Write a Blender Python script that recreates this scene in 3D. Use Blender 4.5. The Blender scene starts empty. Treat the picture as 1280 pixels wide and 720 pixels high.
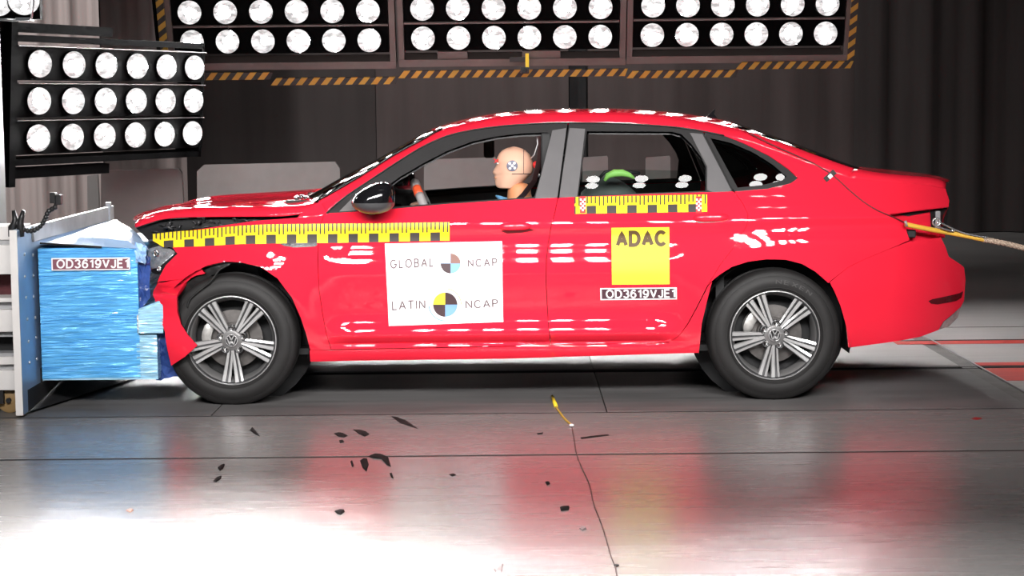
import bpy, bmesh, math, random
import numpy as np
from mathutils import Vector, Matrix
from mathutils.geometry import delaunay_2d_cdt

C = bpy.context.scene.collection
scene = bpy.context.scene
random.seed(7)
PI = math.pi

# ------------------------------------------------------------------ camera
CAM = np.array([0.0, -9.0, 1.47])
FPX = 2295.0
PHI = math.atan(228.5 / FPX)
RHO = math.radians(0.55)
Fv = np.array([0, math.cos(PHI), -math.sin(PHI)])
R0 = np.array([1.0, 0, 0])
U0 = np.array([0, math.sin(PHI), math.cos(PHI)])
Rv = R0 * math.cos(RHO) - U0 * math.sin(RHO)
Uv = U0 * math.cos(RHO) + R0 * math.sin(RHO)
cd = bpy.data.cameras.new('camera')
cam = bpy.data.objects.new('camera', cd)
C.objects.link(cam)
cd.sensor_width = 36
cd.lens = FPX / 1280 * 36
cd.clip_start = 0.1
cd.clip_end = 100
M = Matrix(((Rv[0], Uv[0], -Fv[0], CAM[0]), (Rv[1], Uv[1], -Fv[1], CAM[1]), (Rv[2], Uv[2], -Fv[2], CAM[2]), (0, 0, 0, 1)))
cam.matrix_world = M
scene.camera = cam

# ------------------------------------------------------------------ view, world
scene.view_settings.view_transform = 'Standard'
scene.view_settings.look = 'None'
scene.view_settings.gamma = 1
scene.view_settings.use_curve_mapping = False
scene.view_settings.exposure = 0.0
scene.cycles.use_denoising = True
scene.cycles.max_bounces = 8
scene.cycles.caustics_reflective = False
scene.cycles.caustics_refractive = False
scene.cycles.sample_clamp_indirect = 6
w = bpy.data.worlds.new('world')
scene.world = w
w.use_nodes = True
w.node_tree.nodes['Background'].inputs[0].default_value = (0.9, 0.95, 1.0, 1)
w.node_tree.nodes['Background'].inputs[1].default_value = 0.12

# ------------------------------------------------------------------ unseen lamps above the frame: camera side banks and added lights
def unseen_lamp(loc, target, power, radius, spread=120):
    ld = bpy.data.lights.new('unseen_lamp', 'AREA')
    ld.shape = 'DISK'
    ld.size = radius * 2
    ld.energy = power
    ld.spread = math.radians(spread)
    ld.color = (1.0, 0.98, 0.965)
    o = bpy.data.objects.new('unseen_lamp', ld)
    C.objects.link(o)
    o.location = loc
    d = Vector(target) - Vector(loc)
    o.rotation_euler = d.to_track_quat('-Z', 'Y').to_euler()

def sm01(t):
    t = min(1.0, max(0.0, t)); return t * t * (3 - 2 * t)

FRONT_POWER = 1.28
for bank in range(3):
    for col in range(6):
        for row in range(4):
            x = -2.45 + bank * 1.78 + col * 0.262
            unseen_lamp((x, -4.1 - 0.1 * row, 2.25 + 0.23 * row), (x * 0.75, 0.3, 0.62), FRONT_POWER, 0.078, 66)
# added unseen lamps that brighten the curtains and screens
unseen_lamp((-5.6, 4.6, 6.0), (-5.2, 8.6, 1.5), 185, 0.3, 110)
unseen_lamp((0.4, 8.0, 6.6), (0.6, 11.9, 2.2), 92, 0.4, 110)
unseen_lamp((-2.0, 3.4, 5.5), (-2.4, 5.5, 0.8), 60, 0.2, 80)

# added unseen lamps that whiten the foreground floor, stronger towards the barrier
for k, pw in enumerate((0.6, 0.7, 0.9, 1.0, 0.8, 0.55, 0.34, 0.24, 0.2, 0.16)):
    x = -2.7 + 0.47 * k
    for yy in (-3.45, -3.85):
        yy -= 0.25 * sm01((x + 0.6) / 1.4)
        unseen_lamp((x, yy, 5.5), (x * 1.02, yy + 0.1, 0), 12.5 * pw, 0.10, 36)
# a short row of small open lamps above the rear doors
for x in (0.68, 1.08, 1.44, 2.06, 2.24):
    for yy, zz in ((-3.32, 6.04), (-3.56, 6.22)):
        unseen_lamp((x, yy, zz), (x, yy, 0), 0.8, 0.055, 180)
LAMP_EMIT = 235.0

# ------------------------------------------------------------------ measuring helpers (metres from the photo's pixels)
def P(px, py, Y=0.0):
    d = Fv + Rv * ((px - 640) / FPX) + Uv * ((360 - py) / FPX)
    t = (Y - CAM[1]) / d[1]
    return CAM + d * t

def PF(px, py, Z=0.0):
    d = Fv + Rv * ((px - 640) / FPX) + Uv * ((360 - py) / FPX)
    t = (Z - CAM[2]) / d[2]
    return CAM + d * t

# ------------------------------------------------------------------ materials
def mat(name, col, rough=0.5, metal=0.0, coat=0.0, noise=0.0, nscale=8.0, bump=0.0, bscale=40.0, stretch=(1, 1, 1),
        emit=None, estr=0.0, trans=0.0, alpha=1.0, ior=1.45, spec=0.5):
    m = bpy.data.materials.new(name)
    m.use_nodes = True
    nt = m.node_tree
    b = nt.nodes['Principled BSDF']
    b.inputs['Base Color'].default_value = (*col, 1)
    b.inputs['Roughness'].default_value = rough
    b.inputs['Metallic'].default_value = metal
    b.inputs['Coat Weight'].default_value = coat
    b.inputs['Coat Roughness'].default_value = 0.025
    b.inputs['IOR'].default_value = ior
    b.inputs['Specular IOR Level'].default_value = spec
    b.inputs['Transmission Weight'].default_value = trans
    b.inputs['Alpha'].default_value = alpha
    if emit:
        b.inputs['Emission Color'].default_value = (*emit, 1)
        b.inputs['Emission Strength'].default_value = estr
    if noise > 0 or bump > 0:
        tc = nt.nodes.new('ShaderNodeTexCoord')
        mp = nt.nodes.new('ShaderNodeMapping')
        mp.inputs['Scale'].default_value = stretch
        nt.links.new(tc.outputs['Object'], mp.inputs['Vector'])
    if noise > 0:
        n = nt.nodes.new('ShaderNodeTexNoise')
        n.inputs['Scale'].default_value = nscale
        n.inputs['Detail'].default_value = 4
        nt.links.new(mp.outputs['Vector'], n.inputs['Vector'])
        r = nt.nodes.new('ShaderNodeMapRange')
        r.inputs['From Min'].default_value = 0.3
        r.inputs['From Max'].default_value = 0.7
        r.inputs['To Min'].default_value = 1 - noise
        r.inputs['To Max'].default_value = 1 + noise
        nt.links.new(n.outputs['Fac'], r.inputs['Value'])
        mx = nt.nodes.new('ShaderNodeVectorMath')
        mx.operation = 'SCALE'
        mx.inputs[0].default_value = col
        nt.links.new(r.outputs['Result'], mx.inputs['Scale'])
        nt.links.new(mx.outputs['Vector'], b.inputs['Base Color'])
    if bump > 0:
        n2 = nt.nodes.new('ShaderNodeTexNoise')
        n2.inputs['Scale'].default_value = bscale
        n2.inputs['Detail'].default_value = 3
        nt.links.new(mp.outputs['Vector'], n2.inputs['Vector'])
        bp = nt.nodes.new('ShaderNodeBump')
        bp.inputs['Strength'].default_value = bump
        bp.inputs['Distance'].default_value = 0.01
        nt.links.new(n2.outputs['Fac'], bp.inputs['Height'])
        nt.links.new(bp.outputs['Normal'], b.inputs['Normal'])
    return m

PAINT = mat('red_paint', (0.84, 0.019, 0.046), 0.45, 0.0, 1.0, noise=0.02, nscale=3, spec=0.0)
BLACK_GLOSS = mat('black_gloss', (0.006, 0.006, 0.007), 0.08, 0, 0.5, noise=0.05)
TRIM = mat('black_trim', (0.022, 0.021, 0.0215), 0.42, 0, 0, noise=0.08)
PILLAR = mat('pillar_sheen', (0.13, 0.125, 0.128), 0.38, 0, 0, noise=0.06)  # black satin plastic, reflected lamp light put into a grey base
DARK = mat('dark_plastic', (0.012, 0.012, 0.013), 0.6, 0, 0, noise=0.2)
RUBBER = mat('tyre_rubber', (0.013, 0.012, 0.012), 0.62, 0, 0, noise=0.15, nscale=20)
RUBBER_PRINT = mat('tyre_print', (0.05, 0.047, 0.047), 0.6, noise=0.1)
RIM_DARK = mat('rim_grey', (0.09, 0.09, 0.093), 0.35, 0.6, 0.4, noise=0.05)
RIM_BRIGHT = mat('rim_machined', (0.56, 0.555, 0.555), 0.25, 0.45, 0, noise=0.05, nscale=30)
RIM_MID = mat('rim_silver', (0.32, 0.315, 0.315), 0.35, 0.5, 0, noise=0.1)
CHROME = mat('chrome', (0.8, 0.8, 0.8), 0.12, 1.0, noise=0.03)
STEEL = mat('steel', (0.45, 0.45, 0.46), 0.35, 0.8, noise=0.15)
DISC = mat('brake_disc', (0.15, 0.14, 0.135), 0.4, 0.7, noise=0.15, nscale=30)
CALIPER = mat('caliper', (0.55, 0.54, 0.52), 0.4, 0.6, noise=0.2, nscale=30)
YELLOW = mat('tape_yellow', (0.95, 0.68, 0.015), 0.5, noise=0.04)
BLACK_PRINT = mat('tape_black', (0.05, 0.042, 0.04), 0.5, noise=0.1)
WHITE_CARD = mat('white_card', (0.92, 0.90, 0.91), 0.6, noise=0.01)
GREY_PRINT = mat('grey_print', (0.13, 0.08, 0.09), 0.6, noise=0.05)
DARK_PRINT = mat('dark_print', (0.07, 0.04, 0.045), 0.6, noise=0.05)
LBLUE_PRINT = mat('light_blue_print', (0.22, 0.42, 0.80), 0.6, noise=0.03)
PALE_PRINT = mat('pale_blue_print', (0.42, 0.60, 0.85), 0.6, noise=0.03)
BROWN_PRINT = mat('brown_print', (0.24, 0.12, 0.10), 0.6, noise=0.05)
YEL_PRINT = mat('yellow_print', (0.95, 0.80, 0.06), 0.6, noise=0.03)
CARD_YELLOW = mat('yellow_card', (0.97, 0.83, 0.045), 0.6, noise=0.02)
OLIVE_PRINT = mat('olive_print', (0.10, 0.055, 0.02), 0.6, noise=0.05)
PLATE_DARK = mat('plate_dark', (0.075, 0.03, 0.042), 0.5, noise=0.1)
PLATE_MAROON = mat('plate_maroon', (0.22, 0.075, 0.10), 0.5, noise=0.1)
RED_MARK = mat('red_mark', (0.75, 0.03, 0.03), 0.5, noise=0.05)

def glass_mat(name, tint, rough=0.0, clear=0.9):
    m = bpy.data.materials.new(name)
    m.use_nodes = True
    nt = m.node_tree
    nt.nodes.remove(nt.nodes['Principled BSDF'])
    out = nt.nodes['Material Output']
    tr = nt.nodes.new('ShaderNodeBsdfTransparent')
    tr.inputs[0].default_value = (*tint, 1)
    gl = nt.nodes.new('ShaderNodeBsdfGlossy')
    gl.inputs['Roughness'].default_value = rough
    fr = nt.nodes.new('ShaderNodeFresnel')
    fr.inputs[0].default_value = 1.5
    mx = nt.nodes.new('ShaderNodeMixShader')
    nt.links.new(fr.outputs[0], mx.inputs[0])
    nt.links.new(tr.outputs[0], mx.inputs[1])
    nt.links.new(gl.outputs[0], mx.inputs[2])
    nt.links.new(mx.outputs[0], out.inputs[0])
    return m

GLASS = glass_mat('window_glass', (0.62, 0.72, 0.68))
GLASS_DARK = glass_mat('dark_glass', (0.10, 0.12, 0.12))
GLASS_WS = glass_mat('windscreen_glass', (0.5, 0.56, 0.54))
FILM = mat('blue_film', (0.035, 0.075, 0.27), 0.15, 0, 0.5, noise=0.3, nscale=10, bump=0.4, bscale=18)

# ------------------------------------------------------------------ mesh helpers
def set_smooth(me, on=True):
    me.polygons.foreach_set('use_smooth', [on] * len(me.polygons))

def link(name, me, parent=None):
    o = bpy.data.objects.new(name, me)
    C.objects.link(o)
    if parent is not None:
        o.parent = parent
    return o

def root_of(o):
    while o.parent is not None:
        o = o.parent
    return o

def offset_of(parent):
    v = Vector((0, 0, 0))
    while parent is not None:
        v += parent.location
        parent = parent.parent
    return v

def mesh(name, verts, faces, mats, parent=None, smooth=False, normals=None, midx=None):
    """verts are in world metres; the object keeps its parent's origin."""
    off = offset_of(parent)
    vs = [(float(v[0]) - off[0], float(v[1]) - off[1], float(v[2]) - off[2]) for v in verts]
    me = bpy.data.meshes.new(name)
    me.from_pydata(vs, [], [tuple(int(i) for i in f) for f in faces])
    if not isinstance(mats, (list, tuple)):
        mats = [mats]
    for m in mats:
        me.materials.append(m)
    if midx is not None:
        me.polygons.foreach_set('material_index', midx)
    set_smooth(me, smooth)
    if normals is not None:
        me.normals_split_custom_set_from_vertices([tuple(float(c) for c in n) for n in normals])
    me.update()
    return link(name, me, parent)

def empty(name, loc, label=None, cat=None, group=None, rz=0):
    o = bpy.data.objects.new(name, None)
    C.objects.link(o)
    o.location = loc
    o.rotation_euler = (0, 0, rz)
    tag(o, label, cat, group)
    return o

def tag(o, label=None, cat=None, group=None, kind=None):
    if label: o['label'] = label
    if cat: o['category'] = cat
    if group: o['group'] = group
    if kind: o['kind'] = kind
    return o

class MB:
    """collects simple shapes, then builds one mesh"""
    def __init__(s):
        s.v = []; s.f = []; s.m = []
    def add(s, vs, fs, mi=0):
        b = len(s.v)
        s.v += [tuple(v) for v in vs]
        s.f += [tuple(i + b for i in f) for f in fs]
        s.m += [mi] * len(fs)
    def box(s, x0, x1, y0, y1, z0, z1, mi=0, bev=0.0, xf=None):
        if bev > 0:
            bm = bmesh.new()
            bmesh.ops.create_cube(bm, size=1)
            for v in bm.verts:
                v.co = Vector(((x0 + x1) / 2 + v.co.x * (x1 - x0), (y0 + y1) / 2 + v.co.y * (y1 - y0), (z0 + z1) / 2 + v.co.z * (z1 - z0)))
            bmesh.ops.bevel(bm, geom=list(bm.edges), offset=bev, segments=2, affect='EDGES', profile=0.5)
            bm.verts.index_update()
            vs = [tuple(v.co) for v in bm.verts]
            fs = [[v.index for v in f.verts] for f in bm.faces]
            bm.free()
        else:
            vs = [(x0, y0, z0), (x1, y0, z0), (x1, y1, z0), (x0, y1, z0), (x0, y0, z1), (x1, y0, z1), (x1, y1, z1), (x0, y1, z1)]
            fs = [(0, 3, 2, 1), (4, 5, 6, 7), (0, 1, 5, 4), (1, 2, 6, 5), (2, 3, 7, 6), (3, 0, 4, 7)]
        if xf is not None:
            vs = [tuple(xf @ Vector(v)) for v in vs]
        s.add(vs, fs, mi)
    def tube(s, pts, r, n=8, mi=0, caps=True):
        pts = [Vector(p) for p in pts]
        rs = r if isinstance(r, (list, tuple)) else [r] * len(pts)
        rings = []
        prev = None
        for i, p in enumerate(pts):
            t = (pts[min(i + 1, len(pts) - 1)] - pts[max(i - 1, 0)]).normalized()
            if prev is None:
                a = t.orthogonal().normalized()
            else:
                a = (prev - t * prev.dot(t)).normalized()
            prev = a
            b = t.cross(a)
            rings.append([p + (a * math.cos(k * 2 * PI / n) + b * math.sin(k * 2 * PI / n)) * rs[i] for k in range(n)])
        vs = [v for ring in rings for v in ring]
        fs = []
        for i in range(len(pts) - 1):
            for k in range(n):
                k2 = (k + 1) % n
                fs.append((i * n + k, i * n + k2, (i + 1) * n + k2, (i + 1) * n + k))
        if caps:
            fs.append(tuple(range(n - 1, -1, -1)))
            fs.append(tuple((len(pts) - 1) * n + k for k in range(n)))
        s.add(vs, fs, mi)
    def lathe(s, prof, c, n=48, mi=0, axis='y', mis=None):
        """prof: (radius, along) pairs about the y axis through c"""
        vs = []
        for (r, a) in prof:
            for k in range(n):
                t = 2 * PI * k / n
                if axis == 'y':
                    vs.append((c[0] + r * math.cos(t), c[1] + a, c[2] + r * math.sin(t)))
                elif axis == 'z':
                    vs.append((c[0] + r * math.cos(t), c[1] + r * math.sin(t), c[2] + a))
                else:
                    vs.append((c[0] + a, c[1] + r * math.cos(t), c[2] + r * math.sin(t)))
        b = len(s.v)
        s.v += vs
        for i in range(len(prof) - 1):
            for k in range(n):
                k2 = (k + 1) % n
                s.f.append((b + i * n + k, b + i * n + k2, b + (i + 1) * n + k2, b + (i + 1) * n + k))
                s.m.append(mis[i] if mis else mi)
    def ellipsoid(s, c, r, nu=16, nv=10, mi=0):
        vs = []; fs = []
        for j in range(nv + 1):
            th = PI * j / nv
            for k in range(nu):
                ph = 2 * PI * k / nu
                vs.append((c[0] + r[0] * math.sin(th) * math.cos(ph), c[1] + r[1] * math.sin(th) * math.sin(ph), c[2] + r[2] * math.cos(th)))
        for j in range(nv):
            for k in range(nu):
                k2 = (k + 1) % nu
                fs.append((j * nu + k, (j + 1) * nu + k, (j + 1) * nu + k2, j * nu + k2))
        s.add(vs, fs, mi)
    def build(s, name, mats, parent=None, smooth=False, clean=True):
        o = mesh(name, s.v, s.f, mats, parent, smooth, midx=s.m)
        if clean:
            bm = bmesh.new()
            bm.from_mesh(o.data)
            bmesh.ops.remove_doubles(bm, verts=list(bm.verts), dist=1e-6)
            bmesh.ops.recalc_face_normals(bm, faces=list(bm.faces))
            bm.to_mesh(o.data)
            bm.free()
        return o

def sharp(o, deg=35):
    """smooth shading with hard edges above the angle"""
    me = o.data
    set_smooth(me, True)
    me.set_sharp_from_angle(angle=math.radians(deg))
    return o

def resample(poly, step, closed=True):
    pts = [np.array(p, float) for p in poly]
    if closed:
        pts.append(pts[0])
    out = []
    for a, b in zip(pts[:-1], pts[1:]):
        n = max(1, int(math.ceil(np.linalg.norm(b - a) / step)))
        for i in range(n):
            out.append(a + (b - a) * i / n)
    if not closed:
        out.append(pts[-1])
    return np.array(out)

def smooth_poly(pts, it=2):
    """Chaikin for an open polyline, ends kept"""
    p = [np.array(q, float) for q in pts]
    for _ in range(it):
        o = [p[0]]
        for a, b in zip(p[:-1], p[1:]):
            o += [a * 0.75 + b * 0.25, a * 0.25 + b * 0.75]
        o.append(p[-1])
        p = o
    return [tuple(q) for q in p]

def inside(poly, pts):
    x, y = pts[:, 0], pts[:, 1]
    c = np.zeros(len(pts), bool)
    n = len(poly)
    for i in range(n):
        x0, y0 = poly[i]
        x1, y1 = poly[(i + 1) % n]
        if y0 == y1:
            continue
        cond = ((y0 > y) != (y1 > y)) & (x < (x1 - x0) * (y - y0) / (y1 - y0) + x0)
        c ^= cond
    return c

def dist_to(poly, pts):
    d = np.full(len(pts), 1e9)
    n = len(poly)
    for i in range(n):
        a = poly[i]; b = poly[(i + 1) % n]
        ab = b - a
        t = np.clip(((pts - a) @ ab) / max(ab @ ab, 1e-12), 0, 1)
        d = np.minimum(d, np.linalg.norm(pts - (a + t[:, None] * ab), axis=1))
    return d

def pchip(xk, yk):
    xk = np.array(xk, float); yk = np.array(yk, float)
    h = np.diff(xk); dl = np.diff(yk) / h
    m = np.zeros(len(xk))
    for i in range(1, len(xk) - 1):
        if dl[i - 1] * dl[i] > 0:
            w1 = 2 * h[i] + h[i - 1]; w2 = h[i] + 2 * h[i - 1]
            m[i] = (w1 + w2) / (w1 / dl[i - 1] + w2 / dl[i])
    m[0] = dl[0]; m[-1] = dl[-1]
    def ev(x):
        x = np.asarray(x, float)
        i = np.clip(np.searchsorted(xk, x) - 1, 0, len(xk) - 2)
        t = (x - xk[i]) / h[i]
        t = np.clip(t, -1.0, 2.0)
        return ((1 + 2 * t) * (1 - t) ** 2 * yk[i] + t * (1 - t) ** 2 * h[i] * m[i] + t * t * (3 - 2 * t) * yk[i + 1] + t * t * (t - 1) * h[i] * m[i + 1])
    return ev

def sstep(a, b, x):
    t = np.clip((np.asarray(x, float) - a) / (b - a), 0, 1)
    return t * t * (3 - 2 * t)

# ------------------------------------------------------------------ the setting
def floor_mat(name, col, rough=0.32, streak=0.25):
    m = bpy.data.materials.new(name)
    m.use_nodes = True
    nt = m.node_tree
    b = nt.nodes['Principled BSDF']
    tc = nt.nodes.new('ShaderNodeTexCoord')
    mp = nt.nodes.new('ShaderNodeMapping')
    mp.inputs['Scale'].default_value = (0.6, 7.0, 1)
    n = nt.nodes.new('ShaderNodeTexNoise')
    n.inputs['Scale'].default_value = 2.0
    n.inputs['Detail'].default_value = 6
    n2 = nt.nodes.new('ShaderNodeTexNoise')
    n2.inputs['Scale'].default_value = 0.8
    n2.inputs['Detail'].default_value = 3
    nt.links.new(tc.outputs['Object'], mp.inputs['Vector'])
    nt.links.new(mp.outputs['Vector'], n.inputs['Vector'])
    nt.links.new(tc.outputs['Object'], n2.inputs['Vector'])
    ad = nt.nodes.new('ShaderNodeMath'); ad.operation = 'ADD'
    nt.links.new(n.outputs['Fac'], ad.inputs[0]); nt.links.new(n2.outputs['Fac'], ad.inputs[1])
    r = nt.nodes.new('ShaderNodeMapRange')
    r.inputs['From Min'].default_value = 0.7; r.inputs['From Max'].default_value = 1.3
    r.inputs['To Min'].default_value = 1 - streak; r.inputs['To Max'].default_value = 1 + streak
    nt.links.new(ad.outputs[0], r.inputs['Value'])
    mx = nt.nodes.new('ShaderNodeVectorMath'); mx.operation = 'SCALE'
    mx.inputs[0].default_value = col
    nt.links.new(r.outputs['Result'], mx.inputs['Scale'])
    nt.links.new(mx.outputs['Vector'], b.inputs['Base Color'])
    r2 = nt.nodes.new('ShaderNodeMapRange')
    r2.inputs['From Min'].default_value = 0.3; r2.inputs['From Max'].default_value = 0.7
    r2.inputs['To Min'].default_value = rough - 0.02; r2.inputs['To Max'].default_value = rough + 0.02
    nt.links.new(n.outputs['Fac'], r2.inputs['Value'])
    nt.links.new(r2.outputs['Result'], b.inputs['Roughness'])
    b.inputs['IOR'].default_value = 1.5
    return m

FLOOR_A = floor_mat('floor_grey', (0.235, 0.226, 0.223), 0.27, 0.05)
FLOOR_SHADE = floor_mat('floor_shade', (0.135, 0.13, 0.13), 0.42, 0.35)  # same floor grey, darkened for the car's shadow; streaks are smears
FLOOR_C = floor_mat('floor_back', (0.30, 0.29, 0.285), 0.4, 0.18)
GROOVE = mat('groove', (0.015, 0.013, 0.013), 0.8, noise=0.1)
RED_LINE = mat('red_floor_paint', (0.42, 0.035, 0.025), 0.5, noise=0.25, nscale=6, stretch=(0.5, 6, 1))
DARK_RAIL = mat('dark_rail', (0.05, 0.048, 0.048), 0.4, 0.4, noise=0.2)

Yj1 = PF(640, 569)[1]        # nearer joint
Yj2 = PF(640, 516.5)[1]      # joint beside the car
Yr = PF(1150, 459.5)[1]      # slot of the tow rail
Xch = PF(1215, 460)[0]       # cross channel
floor = mesh('floor', [(-12, -13, -0.02), (12, -13, -0.02), (12, 12.4, -0.02), (-12, 12.4, -0.02), (-12, -13, -0.2), (12, -13, -0.2), (12, 12.4, -0.2), (-12, 12.4, -0.2)],
             [(0, 1, 2, 3), (7, 6, 5, 4), (0, 4, 5, 1), (1, 5, 6, 2), (2, 6, 7, 3), (3, 7, 4, 0)], GROOVE)
floor['kind'] = 'structure'
g = 0.006
gy = 0.032
def plate(x0, x1, y0, y1, m, name='floor_plate', z1=0.0):
    b = MB()
    b.box(x0 + g / 2, x1 - g / 2, y0 + gy / 2, y1 - gy / 2, -0.02, z1)
    return b.build(name, m, floor)
for x0, x1 in ((-12, 12),):
    plate(x0, x1, -13, Yj1, FLOOR_A)
    plate(x0, x1, Yj1, Yj2, FLOOR_A)
chw = 0.09
for x0, x1 in ((-12, -4.2), (-4.2, -1.45), (-1.45, 0.45), (0.45, Xch - chw / 2)):
    plate(x0, x1, Yj2, Yr - 0.05, FLOOR_SHADE)
    plate(x0, x1, Yr + 0.05, 2.9, FLOOR_C)
plate(Xch + chw / 2, 12, Yj2, Yr - 0.05, FLOOR_C)
plate(Xch + chw / 2, 12, Yr + 0.05, 2.9, FLOOR_C)
plate(-12, 12, 2.9, 12.4, FLOOR_C)
plate(-12, 12, Yr - 0.05, Yr - 0.015, DARK_RAIL, 'rail_strip', -0.002)
plate(-12, 12, Yr + 0.015, Yr + 0.05, DARK_RAIL, 'rail_strip', -0.002)
plate(Xch - chw / 2, Xch + chw / 2, Yj2, 2.9, mat('cover_steel', (0.13, 0.125, 0.12), 0.45, 0.3, noise=0.3), 'channel_cover', -0.004)
b = MB(); b.box(Xch + 0.047, Xch + 0.057, Yj2 + 0.01, 2.85, 0.0, 0.004); b.build('channel_edge', STEEL, floor)
def paint(x0, x1, y0, y1, m=RED_LINE, name='red_line'):
    b = MB(); b.box(x0, x1, y0, y1, 0.0, 0.0012); return b.build(name, m, floor)
ya, yb, yc = PF(1250, 476)[1], PF(1250, 463)[1], PF(1250, 455)[1]
paint(Xch + 0.06, 12, ya, Yr - 0.055)
paint(Xch + 0.06, 12, Yr + 0.055, yc + 0.06)
y0, y1 = PF(1100, 431)[1], PF(1100, 427)[1]
paint(Xch - 0.2, 12, y0, y1)
paint(Xch - 0.2, 12, y1 + 0.005, y1 + 0.05, GROOVE, 'dark_line')

for yj in (Yj1, Yj2):
    b = MB(); b.box(-12, 12, yj - gy / 2 + 0.0005, yj + gy / 2 - 0.0005, -0.02, -0.0012); b.build('joint_filler', GROOVE, floor)
WALL = mat('wall_paint', (0.07, 0.062, 0.06), 0.9, noise=0.1)
def struct(name, x0, x1, y0, y1, z0, z1, m):
    b = MB(); b.box(x0, x1, y0, y1, z0, z1); o = b.build(name, m); o['kind'] = 'structure'; return o
struct('wall_back', -12, 12, 12.4, 12.6, -0.2, 7.2, WALL)
struct('wall_left', -12.2, -12, -13, 12.6, -0.2, 7.2, WALL)
struct('wall_right', 12, 12.2, -13, 12.6, -0.2, 7.2, WALL)
struct('ceiling', -12.2, 12.2, -13, 12.6, 7.0, 7.2, WALL)

def curtain(label, x0, x1, y0, y1, zt, amp, per, m, seed, n=None, group=None):
    rnd = random.Random(seed)
    L = math.hypot(x1 - x0, y1 - y0)
    n = n or int(L / per * 9)
    ph = [rnd.random() * 6 for _ in range(6)]
    vs = []; fs = []
    tx, ty = (x1 - x0) / L, (y1 - y0) / L
    nx, ny = -ty, tx
    zs = [0.01, 0.6, 1.5, 3.0, zt]
    for i in range(n + 1):
        s = L * i / n
        wv = 0.55 * math.sin(2 * PI * s / per + ph[0] + 0.9 * math.sin(s * 0.9 + ph[1])) + 0.3 * math.sin(2 * PI * s / (per * 0.47) + ph[2]) + 0.5 * math.sin(2 * PI * s / (per * 2.7) + ph[3])
        for j, z in enumerate(zs):
            a = amp * wv * (1.0 + 0.15 * math.sin(z * 0.8 + ph[4] + s))
            vs.append((x0 + tx * s + nx * a, y0 + ty * s + ny * a, z))
    k = len(zs)
    for i in range(n):
        for j in range(k - 1):
            fs.append((i * k + j, (i + 1) * k + j, (i + 1) * k + j + 1, i * k + j + 1))
    o = mesh('curtain', vs, fs, m, None, True)
    tag(o, label, 'curtain', group)
    return o
CUR_D = mat('curtain_brown', (0.085, 0.066, 0.064), 0.9, noise=0.15, nscale=1.5, stretch=(3, 3, 0.3))
CUR_B = mat('curtain_dark', (0.05, 0.041, 0.040), 0.9, noise=0.15, nscale=1.5, stretch=(3, 3, 0.3))
CUR_LIT = mat('curtain_lit', (0.30, 0.255, 0.245), 0.9, noise=0.15, nscale=1.5, stretch=(3, 3, 0.3))  # light on the left curtain put into a paler base colour
CUR_M = mat('curtain_mid', (0.16, 0.13, 0.125), 0.9, noise=0.15, nscale=1.5, stretch=(3, 3, 0.3))
YC = 11.9
xp = lambda px, Y: P(px, 131, Y)[0]
curtain('pleated curtain painted pale as lit, at the far left behind the square lamp bank', xp(-420, 8.3), xp(128, 8.8), 8.3, 8.8, 6.9, 0.10, 0.30, CUR_LIT, 3)
curtain('dim brown curtain between the pale curtain and the black corner of the lamp rack', xp(128, 9.4), xp(232, 9.8), 9.4, 9.8, 6.9, 0.05, 0.3, CUR_M, 5)
curtain('darkest smooth stretch of curtain above the bonnet', xp(150, YC), xp(470, YC), YC, YC - 0.1, 6.9, 0.015, 0.9, CUR_B, 6)
curtain('brown curtain above the windscreen, left of the black post', xp(470, YC - 0.1), xp(711, YC), YC - 0.1, YC, 6.9, 0.025, 0.55, CUR_D, 8)
curtain('brown curtain with loose folds right of the black post', xp(735, YC), xp(1075, YC), YC, YC - 0.05, 6.9, 0.04, 0.7, CUR_D, 11)
curtain('near black folded curtain at the far right', xp(1068, YC - 0.2), xp(1420, YC - 0.2), YC - 0.2, YC - 0.6, 6.9, 0.07, 0.55, CUR_B, 12)
b = MB(); b.box(xp(712, YC + 0.1), xp(733, YC + 0.1), YC + 0.15, YC + 0.3, 0, 7.0)
tag(b.build('steel_post', DARK), 'black steel post in the gap between the two brown curtains', 'post')

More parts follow.
